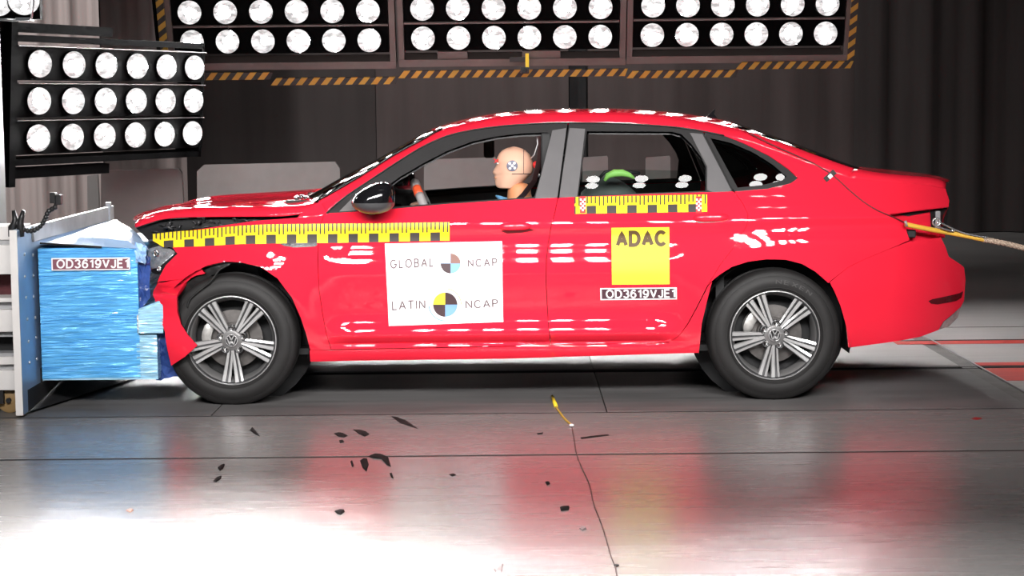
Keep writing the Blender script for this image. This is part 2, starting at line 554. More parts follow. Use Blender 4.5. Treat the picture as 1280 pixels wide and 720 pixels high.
# ------------------------------------------------------------------ lamp banks
def lens_mat():
    m = bpy.data.materials.new('lamp_lens')
    m.use_nodes = True
    nt = m.node_tree
    b = nt.nodes['Principled BSDF']
    b.inputs['Base Color'].default_value = (0.25, 0.26, 0.26, 1)
    b.inputs['Roughness'].default_value = 0.15
    tc = nt.nodes.new('ShaderNodeTexCoord')
    info = nt.nodes.new('ShaderNodeObjectInfo')
    ad = nt.nodes.new('ShaderNodeVectorMath'); ad.operation = 'ADD'
    nt.links.new(tc.outputs['Object'], ad.inputs[0])
    mul = nt.nodes.new('ShaderNodeVectorMath'); mul.operation = 'SCALE'; mul.inputs['Scale'].default_value = 30
    cb = nt.nodes.new('ShaderNodeCombineXYZ')
    nt.links.new(info.outputs['Random'], cb.inputs[0]); nt.links.new(info.outputs['Random'], cb.inputs[2])
    nt.links.new(cb.outputs[0], mul.inputs[0]); nt.links.new(mul.outputs[0], ad.inputs[1])
    v = nt.nodes.new('ShaderNodeTexNoise'); v.inputs['Scale'].default_value = 14; v.inputs['Detail'].default_value = 2
    nt.links.new(ad.outputs[0], v.inputs['Vector'])
    ln = nt.nodes.new('ShaderNodeVectorMath'); ln.operation = 'LENGTH'
    nt.links.new(tc.outputs['Object'], ln.inputs[0])
    rr = nt.nodes.new('ShaderNodeMapRange')
    rr.inputs['From Min'].default_value = 0.02; rr.inputs['From Max'].default_value = 0.09
    rr.inputs['To Min'].default_value = -0.22; rr.inputs['To Max'].default_value = 0.14
    nt.links.new(ln.outputs['Value'], rr.inputs['Value'])
    sm = nt.nodes.new('ShaderNodeMath'); sm.operation = 'ADD'
    nt.links.new(v.outputs['Fac'], sm.inputs[0]); nt.links.new(rr.outputs['Result'], sm.inputs[1])
    v2 = nt.nodes.new('ShaderNodeTexNoise'); v2.inputs['Scale'].default_value = 26; v2.inputs['Detail'].default_value = 3
    mpv = nt.nodes.new('ShaderNodeMapping'); mpv.inputs['Scale'].default_value = (0.7, 1, 1.6); mpv.inputs['Rotation'].default_value = (0, 0.6, 0)
    nt.links.new(ad.outputs[0], mpv.inputs['Vector']); nt.links.new(mpv.outputs['Vector'], v2.inputs['Vector'])
    dim = nt.nodes.new('ShaderNodeMapRange')
    dim.inputs['From Min'].default_value = 0.36; dim.inputs['From Max'].default_value = 0.62; dim.inputs['To Min'].default_value = 0.38; dim.inputs['To Max'].default_value = 1.0
    nt.links.new(v2.outputs['Fac'], dim.inputs['Value'])
    st = nt.nodes.new('ShaderNodeMapRange')
    st.inputs['From Min'].default_value = 0.395; st.inputs['From Max'].default_value = 0.43
    st.inputs['To Min'].default_value = LAMP_EMIT
    nt.links.new(dim.outputs['Result'], st.inputs['To Max'])
    nt.links.new(sm.outputs[0], st.inputs['Value'])
    nt.links.new(st.outputs['Result'], b.inputs['Emission Strength'])
    b.inputs['Emission Color'].default_value = (1.0, 0.985, 0.98, 1)
    return m
LENS = lens_mat()
BANK_BLACK = mat('bank_black', (0.0018, 0.0018, 0.002), 0.7, noise=0.1, spec=0.03)
BANK_GREY = mat('bank_brown_grey', (0.11, 0.085, 0.08), 0.5, noise=0.1)
HAZ_Y = mat('hazard_amber', (0.42, 0.22, 0.03), 0.5, noise=0.1)
HAZ_K = mat('hazard_black', (0.025, 0.022, 0.022), 0.5, noise=0.1)

def lamp_mesh(r):
    b = MB()
    n = 28
    prof = [(0.0005, 0.03), (r * 1.05, 0.03), (r * 1.045, -0.012), (r * 1.0, -0.012)]
    b.lathe(prof, (0, 0, 0), n, 1)
    prof = [(r * 1.0, -0.0118), (r * 0.85, -0.0125), (r * 0.6, -0.0135), (r * 0.3, -0.0142), (0.0005, -0.0145)]
    b.lathe(prof, (0, 0, 0), n, 0)
    me = bpy.data.meshes.new('lamp')
    me.from_pydata(b.v, [], b.f)
    me.materials.append(LENS); me.materials.append(BANK_BLACK)
    me.polygons.foreach_set('material_index', b.m)
    set_smooth(me)
    return me
LAMP = lamp_mesh(0.0855)

def hazard(name, parent, p0, p1, up, wid, per=0.088):
    """strip of alternating slanted cells from p0 to p1"""
    p0, p1, up = Vector(p0), Vector(p1), Vector(up)
    L = (p1 - p0).length
    n = max(2, int(L / (per / 2)))
    t = (p1 - p0) / L
    vs = []; fs = []; mi = []
    for i in range(n + 1):
        s = L * i / n
        vs.append(p0 + t * s); vs.append(p0 + t * min(L + 0.02, s + wid * 0.8) + up * wid)
    for i in range(n):
        fs.append((2 * i, 2 * i + 2, 2 * i + 3, 2 * i + 1)); mi.append(i % 2)
    o = mesh(name, vs, fs, [HAZ_Y, HAZ_K], parent, midx=mi)
    so = o.modifiers.new('thick', 'SOLIDIFY'); so.thickness = 0.012
    return o

def make_bank(label, first, cols, rows, su, sv, tilt, aim, yaw=0.0, lamp_scale=1.0, margin=(0.14, 0.14), frame_w=0.1, group=None, shelf=True, lamp_yaw=0.0):
    root = empty('lamp_bank', first, label, 'lamp bank', group)
    root.rotation_euler = (0, 0, yaw)
    T = math.radians(tilt)
    up = Vector((0, -math.sin(T), math.cos(T)))
    nrm = Vector((0, -math.cos(T), -math.sin(T)))
    def pt(u, v, d=0.0):
        return Vector((u, 0, 0)) + up * v - nrm * d     # d > 0 is behind
    def slab(u0, u1, v0, v1, d0, d1, m, name, mi=0):
        b = MB()
        vs = [pt(u0, v0, d0), pt(u1, v0, d0), pt(u1, v0, d1), pt(u0, v0, d1), pt(u0, v1, d0), pt(u1, v1, d0), pt(u1, v1, d1), pt(u0, v1, d1)]
        b.add(vs, [(0, 3, 2, 1), (4, 5, 6, 7), (0, 1, 5, 4), (1, 2, 6, 5), (2, 3, 7, 6), (3, 0, 4, 7)])
        me = bpy.data.meshes.new(name)
        me.from_pydata([tuple(v) for v in b.v], [], b.f)
        me.materials.append(m)
        return link(name, me, root)
    W = su * (cols - 1)
    H = sv * (rows - 1)
    mu, mv = margin
    for r in range(rows):
        slab(-mu, W + mu, r * sv - sv * 0.46, r * sv + sv * 0.44, 0.002, 0.2, BANK_BLACK, 'lamp_tray')
        slab(-mu, W + mu, r * sv + sv * 0.455, r * sv + sv * (0.52 if shelf else 0.48), -0.012, 0.19, BANK_GREY if shelf else STEEL_DARK, 'tray_rail')
        for c in range(cols):
            o = link('lamp', LAMP, root)
            o.location = pt(c * su, r * sv, -0.024)
            o.rotation_euler = (math.radians(aim), 0, lamp_yaw)
            o.scale = (lamp_scale,) * 3
    return root, pt, slab, W, H
STEEL_DARK = mat('dark_steel_edge', (0.25, 0.23, 0.23), 0.35, 0.6, noise=0.1)

YB = 4.5
def at_bank(px, py, Y=YB):
    return P(px, py, Y)
def rack_bank(px_first, px_last, py_row, label, cols=6, rows=6):
    a = at_bank(px_first, py_row); c = at_bank(px_last, py_row)
    return make_bank(label, (a[0], YB, (a[2] + c[2]) / 2), cols, rows, (c[0] - a[0]) / 5, 0.222, 20, 6, margin=(0.138, 0.14), group=None)
HZ = 0.066
for k, (p0, p1, py, lab) in enumerate(((241, 462, 50, 'overhead lamp bank above the bonnet, leftmost of the three on the rack'),
                                       (529, 750, 45.5, 'overhead lamp bank above the front door, middle of the three on the rack'),
                                       (815, 1031, 41.5, 'overhead lamp bank above the boot, rightmost of the three on the rack'))):
    root, pt, slab, W, H = rack_bank(p0, p1, py, lab)
    lo = -0.222 * 0.46
    slab(-0.182, -0.142, lo - 0.12, H + 0.15, -0.01, 0.15, BANK_GREY, 'frame_post')
    slab(W + 0.145, W + 0.188, lo - 0.12, H + 0.15, -0.01, 0.15, BANK_GREY, 'frame_post')
    slab(-0.182, W + 0.188, lo - 0.12, lo - 0.065, -0.015, 0.15, BANK_GREY, 'frame_beam')
    up = pt(0, 1) - pt(0, 0)
    if k == 0:
        slab(-0.27, -0.186, lo - 0.12, H + 0.15, 0.0, 0.2, BANK_BLACK, 'side_panel')
    def strip(u0, v0, u1, v1, wid, vertical=False):
        p = root.location
        a_ = p + pt(u0, v0, -0.03); b_ = p + pt(u1, v1, -0.03)
        wv = Vector((1, 0, 0)) if vertical else up
        return hazard('hazard_strip', root, a_, b_, wv, wid)
    if k == 0:
        strip(-0.02, lo - 0.19, 0.55, lo - 0.19, 0.055)
        strip(0.55, lo - 0.235, W + 0.18, lo - 0.235, 0.055)
        strip(-0.235, lo, -0.235, H + 0.1, 0.055, True)
    elif k == 1:
        strip(-0.19, lo - 0.20, W + 0.185, lo - 0.20, 0.055)
        for (u0, u1) in ((0.1, 0.32), (0.72, 1.0)):
            slab(u0, u1, lo - 0.07, lo - 0.01, 0.0, 0.1, BANK_GREY, 'cable_box')
    else:
        strip(-0.18, lo - 0.225, 0.62, lo - 0.225, 0.055)
        strip(0.62, lo - 0.165, W + 0.2, lo - 0.165, 0.055)
        strip(W + 0.17, lo - 0.1, W + 0.17, H + 0.1, 0.05, True)
    # hangers to the ceiling
    for u in (0.1, W - 0.1):
        b = MB()
        t0 = root.location + pt(u, H + 0.1, 0.1)
        b.tube([t0, (t0.x, t0.y, 7.0)], 0.02, 8)
        b.build('hanger', BANK_BLACK, root, True)
    slab(-0.18, W + 0.185, H + 0.1, H + 0.16, -0.01, 0.15, BANK_GREY, 'frame_beam')
# small camera under the middle bank
p = P(656, 86, YB - 0.12)
root = empty('overhead_camera', tuple(p), 'small black camera clamped under the striped beam of the middle lamp bank', 'camera')
b = MB(); b.box(p[0] - 0.03, p[0] + 0.03, p[1] - 0.06, p[1] + 0.03, p[2] - 0.035, p[2] + 0.01, bev=0.006); b.build('housing', DARK, root)
b = MB(); b.tube([(p[0], p[1] - 0.06, p[2] - 0.012), (p[0], p[1] - 0.09, p[2] - 0.012)], 0.018, 12); b.build('lens', BLACK_GLOSS, root)
b = MB(); b.box(p[0] + 0.005, p[0] + 0.03, p[1] - 0.02, p[1] + 0.02, p[2] + 0.01, p[2] + 0.11); b.build('bracket', YELLOW, root)
b = MB(); b.box(p[0] - 0.11, p[0] + 0.02, p[1] - 0.01, p[1] + 0.03, p[2] + 0.05, p[2] + 0.085); b.build('mounting_arm', DARK, root)

# square bank at the left, turned towards the car
DL0, DL1 = 11.4, 12.9
a = P(43, 170, DL0 - 9); c = P(236, 168, DL1 - 9)
yaw = math.atan2(c[1] - a[1], c[0] - a[0])
su = math.hypot(c[1] - a[1], c[0] - a[0]) / 5
root, pt, slab, W, H = make_bank('square bank of eighteen lamps on a black stand at the left', (a[0], a[1], (a[2] + c[2]) / 2 + 0.0), 6, 3, su, 0.228, 4, 3, yaw=yaw, lamp_scale=0.98, margin=(0.17, 0.14), shelf=False, lamp_yaw=-0.32)
slab(-0.20, W + 0.15, H + 0.13, H + 0.17, 0.0, 0.2, BANK_BLACK, 'frame_beam')
slab(-0.20, W + 0.15, -0.17, -0.13, 0.0, 0.2, BANK_BLACK, 'frame_beam')
slab(-0.23, -0.17, -0.3, H + 0.25, 0.0, 0.2, BANK_BLACK, 'frame_post')
slab(W + 0.13, W + 0.16, -0.17, H + 0.17, 0.0, 0.2, BANK_BLACK, 'frame_post')
slab(-0.38, W * 0.5, H + 0.185, H + 0.245, 0.05, 0.12, BANK_BLACK, 'support_arm')
slab(-0.38, W * 0.5, -0.255, -0.19, 0.05, 0.12, BANK_BLACK, 'support_arm')
ch = root.location
me = bpy.data.meshes.new('stand_post')
b = MB(); b.box(-0.40, -0.32, 0.05, 0.13, -ch.z, H + 0.3); b.box(-0.6, -0.1, -0.25, 0.4, -ch.z, -ch.z + 0.05)
me.from_pydata(b.v, [], b.f); me.materials.append(BANK_BLACK); link('stand_post', me, root)
# pale steel column at the left border
p = P(1, 200, 1.6)
b = MB(); b.box(p[0] - 0.25, p[0] - 0.02, 1.6, 1.75, 0, 7.0)
tag(b.build('steel_column', mat('pale_column', (0.12, 0.118, 0.118), 0.5, noise=0.08)), 'pale grey steel column at the left border behind the barrier', 'column')
# lamp pair at the top left corner
p = P(16, 8, 1.2)
root = empty('lamp_cluster', tuple(p), 'silver framed pair of lamps cut off by the top left corner', 'lamp')
for dx, dz in ((-0.085, 0.03), (0.06, 0.035)):
    o = link('lamp', LAMP, root); o.location = (dx, 0, dz); o.rotation_euler = (math.radians(-5), 0, math.radians(20))
b = MB()
b.tube([p + np.array((-0.2, 0.0, -0.06)), p + np.array((0.0, 0.0, -0.075)), p + np.array((0.10, 0.0, -0.065)), p + np.array((0.125, 0.0, 0.1))], 0.008, 8)
b.build('cradle', STEEL, root, True)
b = MB(); b.box(p[0] + 0.02, p[0] + 0.1, p[1] - 0.03, p[1] + 0.05, p[2] - 0.078, p[2] - 0.062); b.build('clamp', CHROME, root)
b = MB(); b.box(p[0] - 0.2, p[0] + 0.14, p[1] + 0.03, p[1] + 0.09, p[2] - 0.07, p[2] + 0.12); b.build('housing', BANK_BLACK, root)
b = MB(); b.tube([(p[0], p[1] + 0.06, p[2] + 0.1), (p[0], p[1] + 0.06, 7.0)], 0.02); b.build('hanger', BANK_BLACK, root)

# grey screens standing behind the car
SCREEN = mat('screen_grey', (0.21, 0.195, 0.19), 0.6, noise=0.05)
def screen(px0, px1, py, Y, label, taper=0.0, side=None):
    a = P(px0, py, Y); c = P(px1, py - 3, Y)
    root = empty('screen_panel', ((a[0] + c[0]) / 2, Y, 0), label, 'screen')
    zt = (a[2] + c[2]) / 2
    cut = min(0.06, 0.05 * (c[0] - a[0]))
    bm = bmesh.new()
    vs = [(a[0] - taper, 0.04), (c[0] + taper, 0.04), (c[0] + taper * 0.2, zt - 0.8 * cut), (c[0] - 0.6 * cut, zt + 0.01), (a[0] + cut, zt - 0.1 * cut), (a[0], zt - cut)]
    f = [bm.verts.new((x, Y, z)) for x, z in vs]
    face = bm.faces.new(f)
    r = bmesh.ops.extrude_face_region(bm, geom=[face])
    for v in [e for e in r['geom'] if isinstance(e, bmesh.types.BMVert)]:
        v.co.y += 0.05
    bmesh.ops.recalc_face_normals(bm, faces=list(bm.faces))
    bm.verts.index_update()
    mesh('board', [v.co for v in bm.verts], [[v.index for v in f.verts] for f in bm.faces], SCREEN, root)
    bm.free()
    for x in (a[0] + 0.08 * (c[0] - a[0]), c[0] - 0.08 * (c[0] - a[0])):
        b = MB(); b.box(x - 0.03, x + 0.03, Y - 0.2, Y + 0.25, 0, 0.04); b.build('foot', DARK, root)
    return root
screen(126, 226, 214, 4.9, 'grey screen panel behind the barrier, nearest the square lamp bank', 0.03)
screen(109, 121, 221, 5.7, 'narrow grey screen edge left of the panel behind the barrier', 0.02)
screen(246, 424, 206, 6.2, 'wide grey screen panel behind the bonnet', 0.02)
screen(530, 622, 200, 6.4, 'grey screen panel seen through the front window, left of the dummy', 0.02)
screen(728, 760, 198, 6.4, 'narrow grey screen seen at the left of the rear side window', 0.0)
screen(807, 838, 198, 6.4, 'narrow grey screen seen at the right of the rear side window', 0.0)

# ================================================================== the car
CW = 1.80                       # body width; near side at y = 0, far side at y = CW
car = empty('car', (0.0, 0.9, 0.0), 'red four door saloon with a crushed nose and stickers, against the blue barrier', 'car')

profA = pchip([.10, .15, .19, .215, .245, .262, .280, .30, .322, .335, .35, .40, .43, .50, .58, .635, .67, .74, .78, .81, .845, .862, .875, .90, .94, .985, 1.03, 1.1, 1.2, 1.3, 1.4, 1.5],
              [.15, .10, .075, .058, .046, .044, .052, .030, .013, .010, .014, .0325, .0365, .025, .010, .0035, .0065, .0245, .0345, .0365, .0265, .0235, .0255, .034, .052, .080, .104, .142, .197, .252, .306, .36])
profB = pchip([.10, .15, .19, .25, .33, .45, .58, .66, .74, .78, .81, .845, .862, .875, .90, .94, .985, 1.03, 1.1, 1.2, 1.3, 1.4, 1.5],
              [.13, .09, .062, .038, .022, .012, .004, .0055, .018, .025, .0285, .0255, .0235, .0255, .034, .052, .080, .104, .142, .197, .252, .306, .36])
WF = P(290, 428, 0.04); WR = P(968, 420, 0.04)
WZ = 0.323
XF, XR = WF[0], WR[0]

def fside(x, z):
    x = np.asarray(x, float); z = np.asarray(z, float) - 0.015
    wA = sstep(-0.97, -0.78, x) * (1 - sstep(0.68, 0.90, x))
    zb = z - 0.085 * sstep(0.88, 1.4, x) * np.exp(-((z - 0.75) / 0.11) ** 2)
    y = profA(z) * wA + profB(zb) * (1 - wA)
    a = np.maximum(0, -0.95 - x)
    y = y + 0.13 * (a / 0.8) ** 2
    a = np.maximum(0, x - 1.35)
    c = np.maximum(0, x - 1.88)
    y = y + 0.10 * (a / 0.8) ** 2 + 0.9 * c ** 2
    for xc in (XF, XR):
        r = np.hypot(x - xc, z + 0.015 - WZ)
        y = y - (0.016 if xc < 0 else 0.007) * np.exp(-((r - 0.37) / 0.06) ** 2) * sstep(0.2, 0.4, z)
    return y

def fgrad(x, z, e=0.0015):
    return (fside(x + e, z) - fside(x - e, z)) / (2 * e), (fside(x, z + e) - fside(x, z - e)) / (2 * e)

def to_xz(poly, inset=0.0):
    out = []
    for px, py in poly:
        Y = 0.0
        for _ in range(6):
            q = P(px, py, Y)
            Y = float(fside(q[0], q[2])) + inset
        out.append((q[0], q[2]))
    return np.array(out)

def on_side(px, py, inset=0.0):
    q = to_xz([(px, py)], inset)[0]
    return np.array((q[0], float(fside(q[0], q[1])) + inset, q[1]))

def make_panel(name, loops, material, inset=0.0, flange=0.02, far=False, parent=None, dx=0.03, dz=0.0125, func=None, px=True, normals=True):
    """sheet on the body side bounded by loops[0]; the other loops are holes"""
    func = func or fside
    L = [to_xz(l, inset) if px else np.array(l) for l in loops]
    L = [resample(l, 0.015) for l in L]
    allp = np.vstack(L)
    x0, z0 = L[0].min(0); x1, z1 = L[0].max(0)
    gx, gz = np.meshgrid(np.arange(x0 + dx / 2, x1, dx), np.arange(z0 + dz / 2, z1, dz))
    pts = np.column_stack([gx.ravel(), gz.ravel()])
    if len(pts):
        ok = inside(L[0], pts)
        for h in L[1:]:
            ok &= ~inside(h, pts)
        pts = pts[ok]
        for l in L:
            pts = pts[dist_to(l, pts) > 0.006]
    edges = []
    k = 0
    for l in L:
        n = len(l)
        edges += [(k + i, k + (i + 1) % n) for i in range(n)]
        k += n
    co = [Vector((p[0], p[1])) for p in np.vstack([allp, pts])]
    r = delaunay_2d_cdt(co, edges, [], 0, 1e-6)
    V = np.array([(v.x, v.y) for v in r[0]])
    F = [f for f in r[2]]
    cen = np.array([V[list(f)].mean(0) for f in F])
    ok = inside(L[0], cen)
    for h in L[1:]:
        ok &= ~inside(h, cen)
    F = [f for f, o in zip(F, ok) if o]
    y = func(V[:, 0], V[:, 1]) + inset
    vs = np.column_stack([V[:, 0], y, V[:, 1]])
    e = 0.0015
    def nrm(X, Z):
        fx = (func(X + e, Z) - func(X - e, Z)) / (2 * e); fz = (func(X, Z + e) - func(X, Z - e)) / (2 * e)
        n = np.column_stack([fx, -np.ones(len(X)), fz])
        return n / np.linalg.norm(n, axis=1)[:, None]
    N = nrm(V[:, 0], V[:, 1])
    vs = list(map(tuple, vs)); N = list(map(tuple, N)); fs = [tuple(f) for f in F]
    # make sure the faces look outwards (-y)
    def ccw(f):
        a, b_, c_ = V[f[0]], V[f[1]], V[f[2]]
        return (b_[0] - a[0]) * (c_[1] - a[1]) - (b_[1] - a[1]) * (c_[0] - a[0]) > 0
    fs = [f if ccw(f) else f[::-1] for f in fs]
    if flange > 0:
        for l in L:
            n = len(l)
            yy = func(l[:, 0], l[:, 1]) + inset
            nn = nrm(l[:, 0], l[:, 1])
            b0 = len(vs)
            c_ = l.mean(0)
            for rr in range(2):
                for i in range(n):
                    t = l[(i + 1) % n] - l[i - 1]
                    out = np.array((t[1], 0, -t[0]))
                    ln = np.linalg.norm(out)
                    out = out / ln if ln > 0 else out
                    vs.append((l[i][0] - nn[i][0] * flange * rr, yy[i] + flange * rr * abs(nn[i][1]), l[i][1] - nn[i][2] * flange * rr))
                    mixn = out * 0.9 + nn[i] * (0.5 if rr == 0 else 0.0)
                    N.append(tuple(mixn / np.linalg.norm(mixn)))
            area = np.sum(l[:, 0] * np.roll(l[:, 1], -1) - np.roll(l[:, 0], -1) * l[:, 1])
            for i in range(n):
                j = (i + 1) % n
                q = (b0 + i, b0 + n + i, b0 + n + j, b0 + j)
                fs.append(q if area > 0 else q[::-1])
    if far:
        vs = [(v[0], CW - v[1], v[2]) for v in vs]
        N = [(n[0], -n[1], n[2]) for n in N]
        fs = [f[::-1] for f in fs]
    return mesh(name, vs, fs, material, parent or car, True, N if normals else None)

def both(name, loops, material, **kw):
    a = make_panel(name, loops, material, **kw)
    make_panel(name, loops, material, far=True, **kw)
    return a

# ---- body side panels, traced in the photo and laid on the side surface
BELT = [(412, 266.5), (440, 265), (480, 262), (520, 258.5), (560, 255), (620, 251), (667, 248.3), (697, 247.3), (722, 246), (800, 243), (860, 241), (917, 239.5)]
D_FR = [(688, 431.5), (685.5, 410), (683.5, 380), (682, 350), (682.5, 325), (685, 303), (689, 280), (694, 262), (697, 247.3)]
front_door = both('front_door', [[(405, 268.5)] + BELT[:7] + D_FR[::-1][:-1] + [(688, 431.3), (550, 434), (414.5, 436.8), (409.3, 422), (404, 395), (399, 360), (397.5, 320), (399.3, 290)]], PAINT)
D_RR = [(917, 239.5), (928, 254), (934.5, 268), (933, 282), (926, 296), (914, 313), (900, 331), (884, 357), (870, 385), (859, 405), (849, 419), (837, 427.5)]
rear_door = both('rear_door', [[(697.8, 247.4)] + BELT[8:11] + D_RR + [(688.9, 431.0), (686.4, 410), (684.4, 380), (682.9, 350), (683.4, 325), (685.9, 303), (689.9, 280), (694.9, 262)]], PAINT)
both('sill', [[(387, 438.2), (416, 437.8), (688, 432.3), (836, 428.6), (848.8, 420), (860, 405.6), (871, 385.8), (885.2, 357.8), (890, 352), (884, 375), (877, 405), (873.5, 441), (630, 448.5), (388, 452)]], PAINT)
ARCH_R = [(890, 351), (900, 343), (915, 333.5), (935, 327), (958, 324), (982, 324.5), (1003, 330), (1020, 340), (1036, 354)]
E0 = [(408, 266), (427, 249), (465, 223), (503, 198), (530, 182), (560, 169), (600, 160.5), (640, 156), (700, 153), (760, 153.5), (820, 156.5), (860, 160.5), (905, 169), (930, 175), (960, 185), (1000, 200), (1040, 215), (1062, 222)]
E1 = [(398, 251), (420, 239), (457, 217), (495, 193), (523, 178), (553, 162), (595, 150), (637, 143.5), (700, 139.5), (760, 139.5), (822, 142.5), (864, 148), (910, 157), (936, 164), (966, 174.5), (1006, 188.5), (1046, 203), (1068, 210.5)]
EC = [(372, 252), (398, 238), (437, 216), (478, 195), (505, 180), (540, 161), (588, 147), (634, 139.5), (700, 135.5), (760, 135.3), (823, 138.6), (866, 143.5), (912, 152), (938, 160), (968, 170.5), (1008, 185), (1048, 201), (1072, 208.5)]
DLO_R = [(917, 239.5), (960, 236), (988, 229.5), (998, 222.5), (986, 211), (962, 194.5), (932, 179.5), (905, 169)]
QTOP = [(930, 175), (960, 185), (1000, 200), (1040, 215), (1062, 222), (1092, 225.5), (1130, 229), (1160, 231.5), (1182, 236), (1186.5, 250), (1186, 258)]
LAMP_VOID = [(1186, 258), (1150, 262), (1110, 267), (1130, 279), (1137, 300)]
SEAM = [(1137, 300), (1112, 311), (1085, 322), (1060, 334), (1037, 352)]
D_RRq = [(px + 0.6, py) for px, py in D_RR]
quarter = both('rear_quarter_panel', [[(p[0] + (1.4 if i == 0 else 0), p[1]) for i, p in enumerate(DLO_R)] + QTOP + LAMP_VOID[1:] + SEAM[1:] + ARCH_R[::-1] + D_RRq[::-1][4:-1]], PAINT)
both('rear_bumper', [[(1137, 301.5), (1176, 296.5), (1182, 309), (1186, 321), (1197, 328), (1205, 334), (1207, 350), (1205, 376), (1195, 395), (1174, 412), (1150, 421), (1110, 428), (1061, 434.5), (1058, 408), (1051, 383), (1044, 366), (1037.3, 352.8), (1060, 334.3), (1085, 322.3), (1112, 311.3)]], PAINT)
ARCH_F = [(388, 437.8), (383, 418), (376, 397), (365, 372), (347, 348), (325, 333), (300, 327), (280, 326), (264, 329.5), (251, 335.5), (256, 342), (245, 344.5), (238, 347.5)]
fender = make_panel('front_fender', [[(196, 293), (215, 290.5), (250, 286.5), (285, 281), (320, 276), (360, 273), (396, 270.3), (404.2, 268.8), (398.6, 290), (396.8, 320), (398.3, 360), (403.3, 395), (408.6, 422), (413.8, 437)] + ARCH_F + [(226, 349), (197, 352), (200, 345), (207, 332), (222, 317), (215, 309), (205, 305), (200, 298)]], PAINT)
FENDER_FAR = [[(196, 293), (215, 290.5), (250, 286.5), (285, 281), (320, 276), (360, 273), (396, 270.3), (403.5, 269), (397.8, 290), (396, 320), (397.5, 360), (402.5, 395), (407.8, 422), (413, 437)] + ARCH_F[:9] + [(240, 340), (215, 360), (200, 352), (196, 330)]]
make_panel('front_fender', FENDER_FAR, PAINT, far=True)
# torn corner of the front bumper, hanging in front of the wheel
def fcorner(x, z):
    x = np.asarray(x, float); z = np.asarray(z, float)
    w_ = sstep(0.605, 0.55, z)
    return fside(x, np.maximum(z, 0.3)) * (1 - 0.65 * w_) - 0.085 * w_ + 0.16 * (np.maximum(0, -1.62 - x) / 0.2) ** 2 * 0.4 + 0.012 * np.sin(z * 23 + x * 9) * sstep(0.6, 0.52, z)
def to_xz_f(poly, func):
    out = []
    for px, py in poly:
        Y = 0.0
        for _ in range(6):
            q = P(px, py, Y); Y = float(func(q[0], q[2]))
        out.append((q[0], q[2]))
    return np.array(out)
CORNER = [(197, 352.3), (226, 349.3), (238, 347.8), (230, 355), (223.5, 365), (221, 378), (221.5, 390), (226, 405), (235, 419), (246.5, 431.5), (231, 446), (214, 457), (210, 440), (206, 415), (200, 395), (193, 373), (192, 363)]
make_panel('torn_bumper_corner', [to_xz_f(CORNER, fcorner)], PAINT, func=fcorner, px=False)

# ---- roof rails, windscreen, roof, rear window: lofted across the car
def stations():
    S = []
    for a, b_, c_ in zip(E0, E1, EC):
        p0 = on_side(*a)
        narrow = 0.055 if b_[0] < 560 else (0.10 if b_[0] < 930 else 0.075)
        p1 = P(b_[0], b_[1], p0[1] + narrow)
        pc = P(c_[0], c_[1], CW / 2)
        S.append((p0, p1, pc))
    return S
ST = stations()
def densify(S, k=4):
    A = np.array([[np.array(p) for p in s] for s in S])      # n,3,3
    n = len(A)
    d = np.r_[0, np.cumsum(np.linalg.norm(np.diff(A[:, 1], axis=0), axis=1))]
    tt = np.concatenate([np.linspace(d[i], d[i + 1], k, endpoint=False) for i in range(n - 1)] + [[d[-1]]])
    out = np.zeros((len(tt), 3, 3))
    for a in range(3):
        for b_ in range(3):
            out[:, a, b_] = pchip(d, A[:, a, b_])(tt)
    return out, [i * k for i in range(n)]
DS, IDX = densify(ST, 4)
def grid_mesh(name, rows, mats, parent=None, far=False, thick=0.0, flip=False, midx=None):
    n = len(rows); m = len(rows[0])
    vs = [tuple(p) for r in rows for p in r]
    if far:
        vs = [(v[0], CW - v[1], v[2]) for v in vs]
    fs = []
    for i in range(n - 1):
        for j in range(m - 1):
            q = (i * m + j, i * m + j + 1, (i + 1) * m + j + 1, (i + 1) * m + j)
            fs.append(q[::-1] if (far != flip) else q)
    o = mesh(name, vs, fs, mats, parent or car, True, midx=midx)
    if thick:
        so = o.modifiers.new('thick', 'SOLIDIFY'); so.thickness = abs(thick); so.offset = -1 if thick > 0 else 1
    return o
def rail_rows(lo, hi, inset=0.0):
    rows = []
    for p0, p1, pc in DS[lo:hi]:
        ctrl = np.array(((p0[0] + p1[0]) / 2, p0[1] + 0.35 * (p1[1] - p0[1]), p1[2] - 0.2 * (p1[2] - p0[2])))
        r = []
        for s in np.linspace(0, 1, 9):
            r.append((1 - s) ** 2 * p0 + 2 * s * (1 - s) * ctrl + s * s * p1)
        rows.append(r)
    return rows
rr_ = rail_rows(0, len(DS))
grid_mesh('roof_rail', rr_, PAINT, flip=True, thick=0.02); grid_mesh('roof_rail', rr_, PAINT, far=True, flip=True, thick=0.02)
SS = np.linspace(-1, 1, 41)
def cross_rows(lo, hi, sink=0.0, ez=3.4, ex=2.6):
    rows = []
    for p0, p1, pc in DS[lo:hi]:
        r = []
        for s in np.sign(SS) * (1 - (1 - np.abs(SS)) ** 1.4):
            k = 1 - abs(s) ** ex
            x = p1[0] + (pc[0] - p1[0]) * k
            z = p1[2] + (pc[2] - p1[2]) * (1 - abs(s) ** ez) - sink
            y = CW / 2 + s * (CW / 2 - p1[1])
            r.append((x, y, z))
        rows.append(r)
    return rows
iw = IDX[5]; ir = IDX[12]; ig = IDX[17]
grid_mesh('windscreen', cross_rows(0, iw + 1, 0.002, 5.0, 4.0), GLASS_WS, flip=True)
SUNROOF = BLACK_GLOSS
rows_ = cross_rows(iw, ir + 1)
mi_ = []
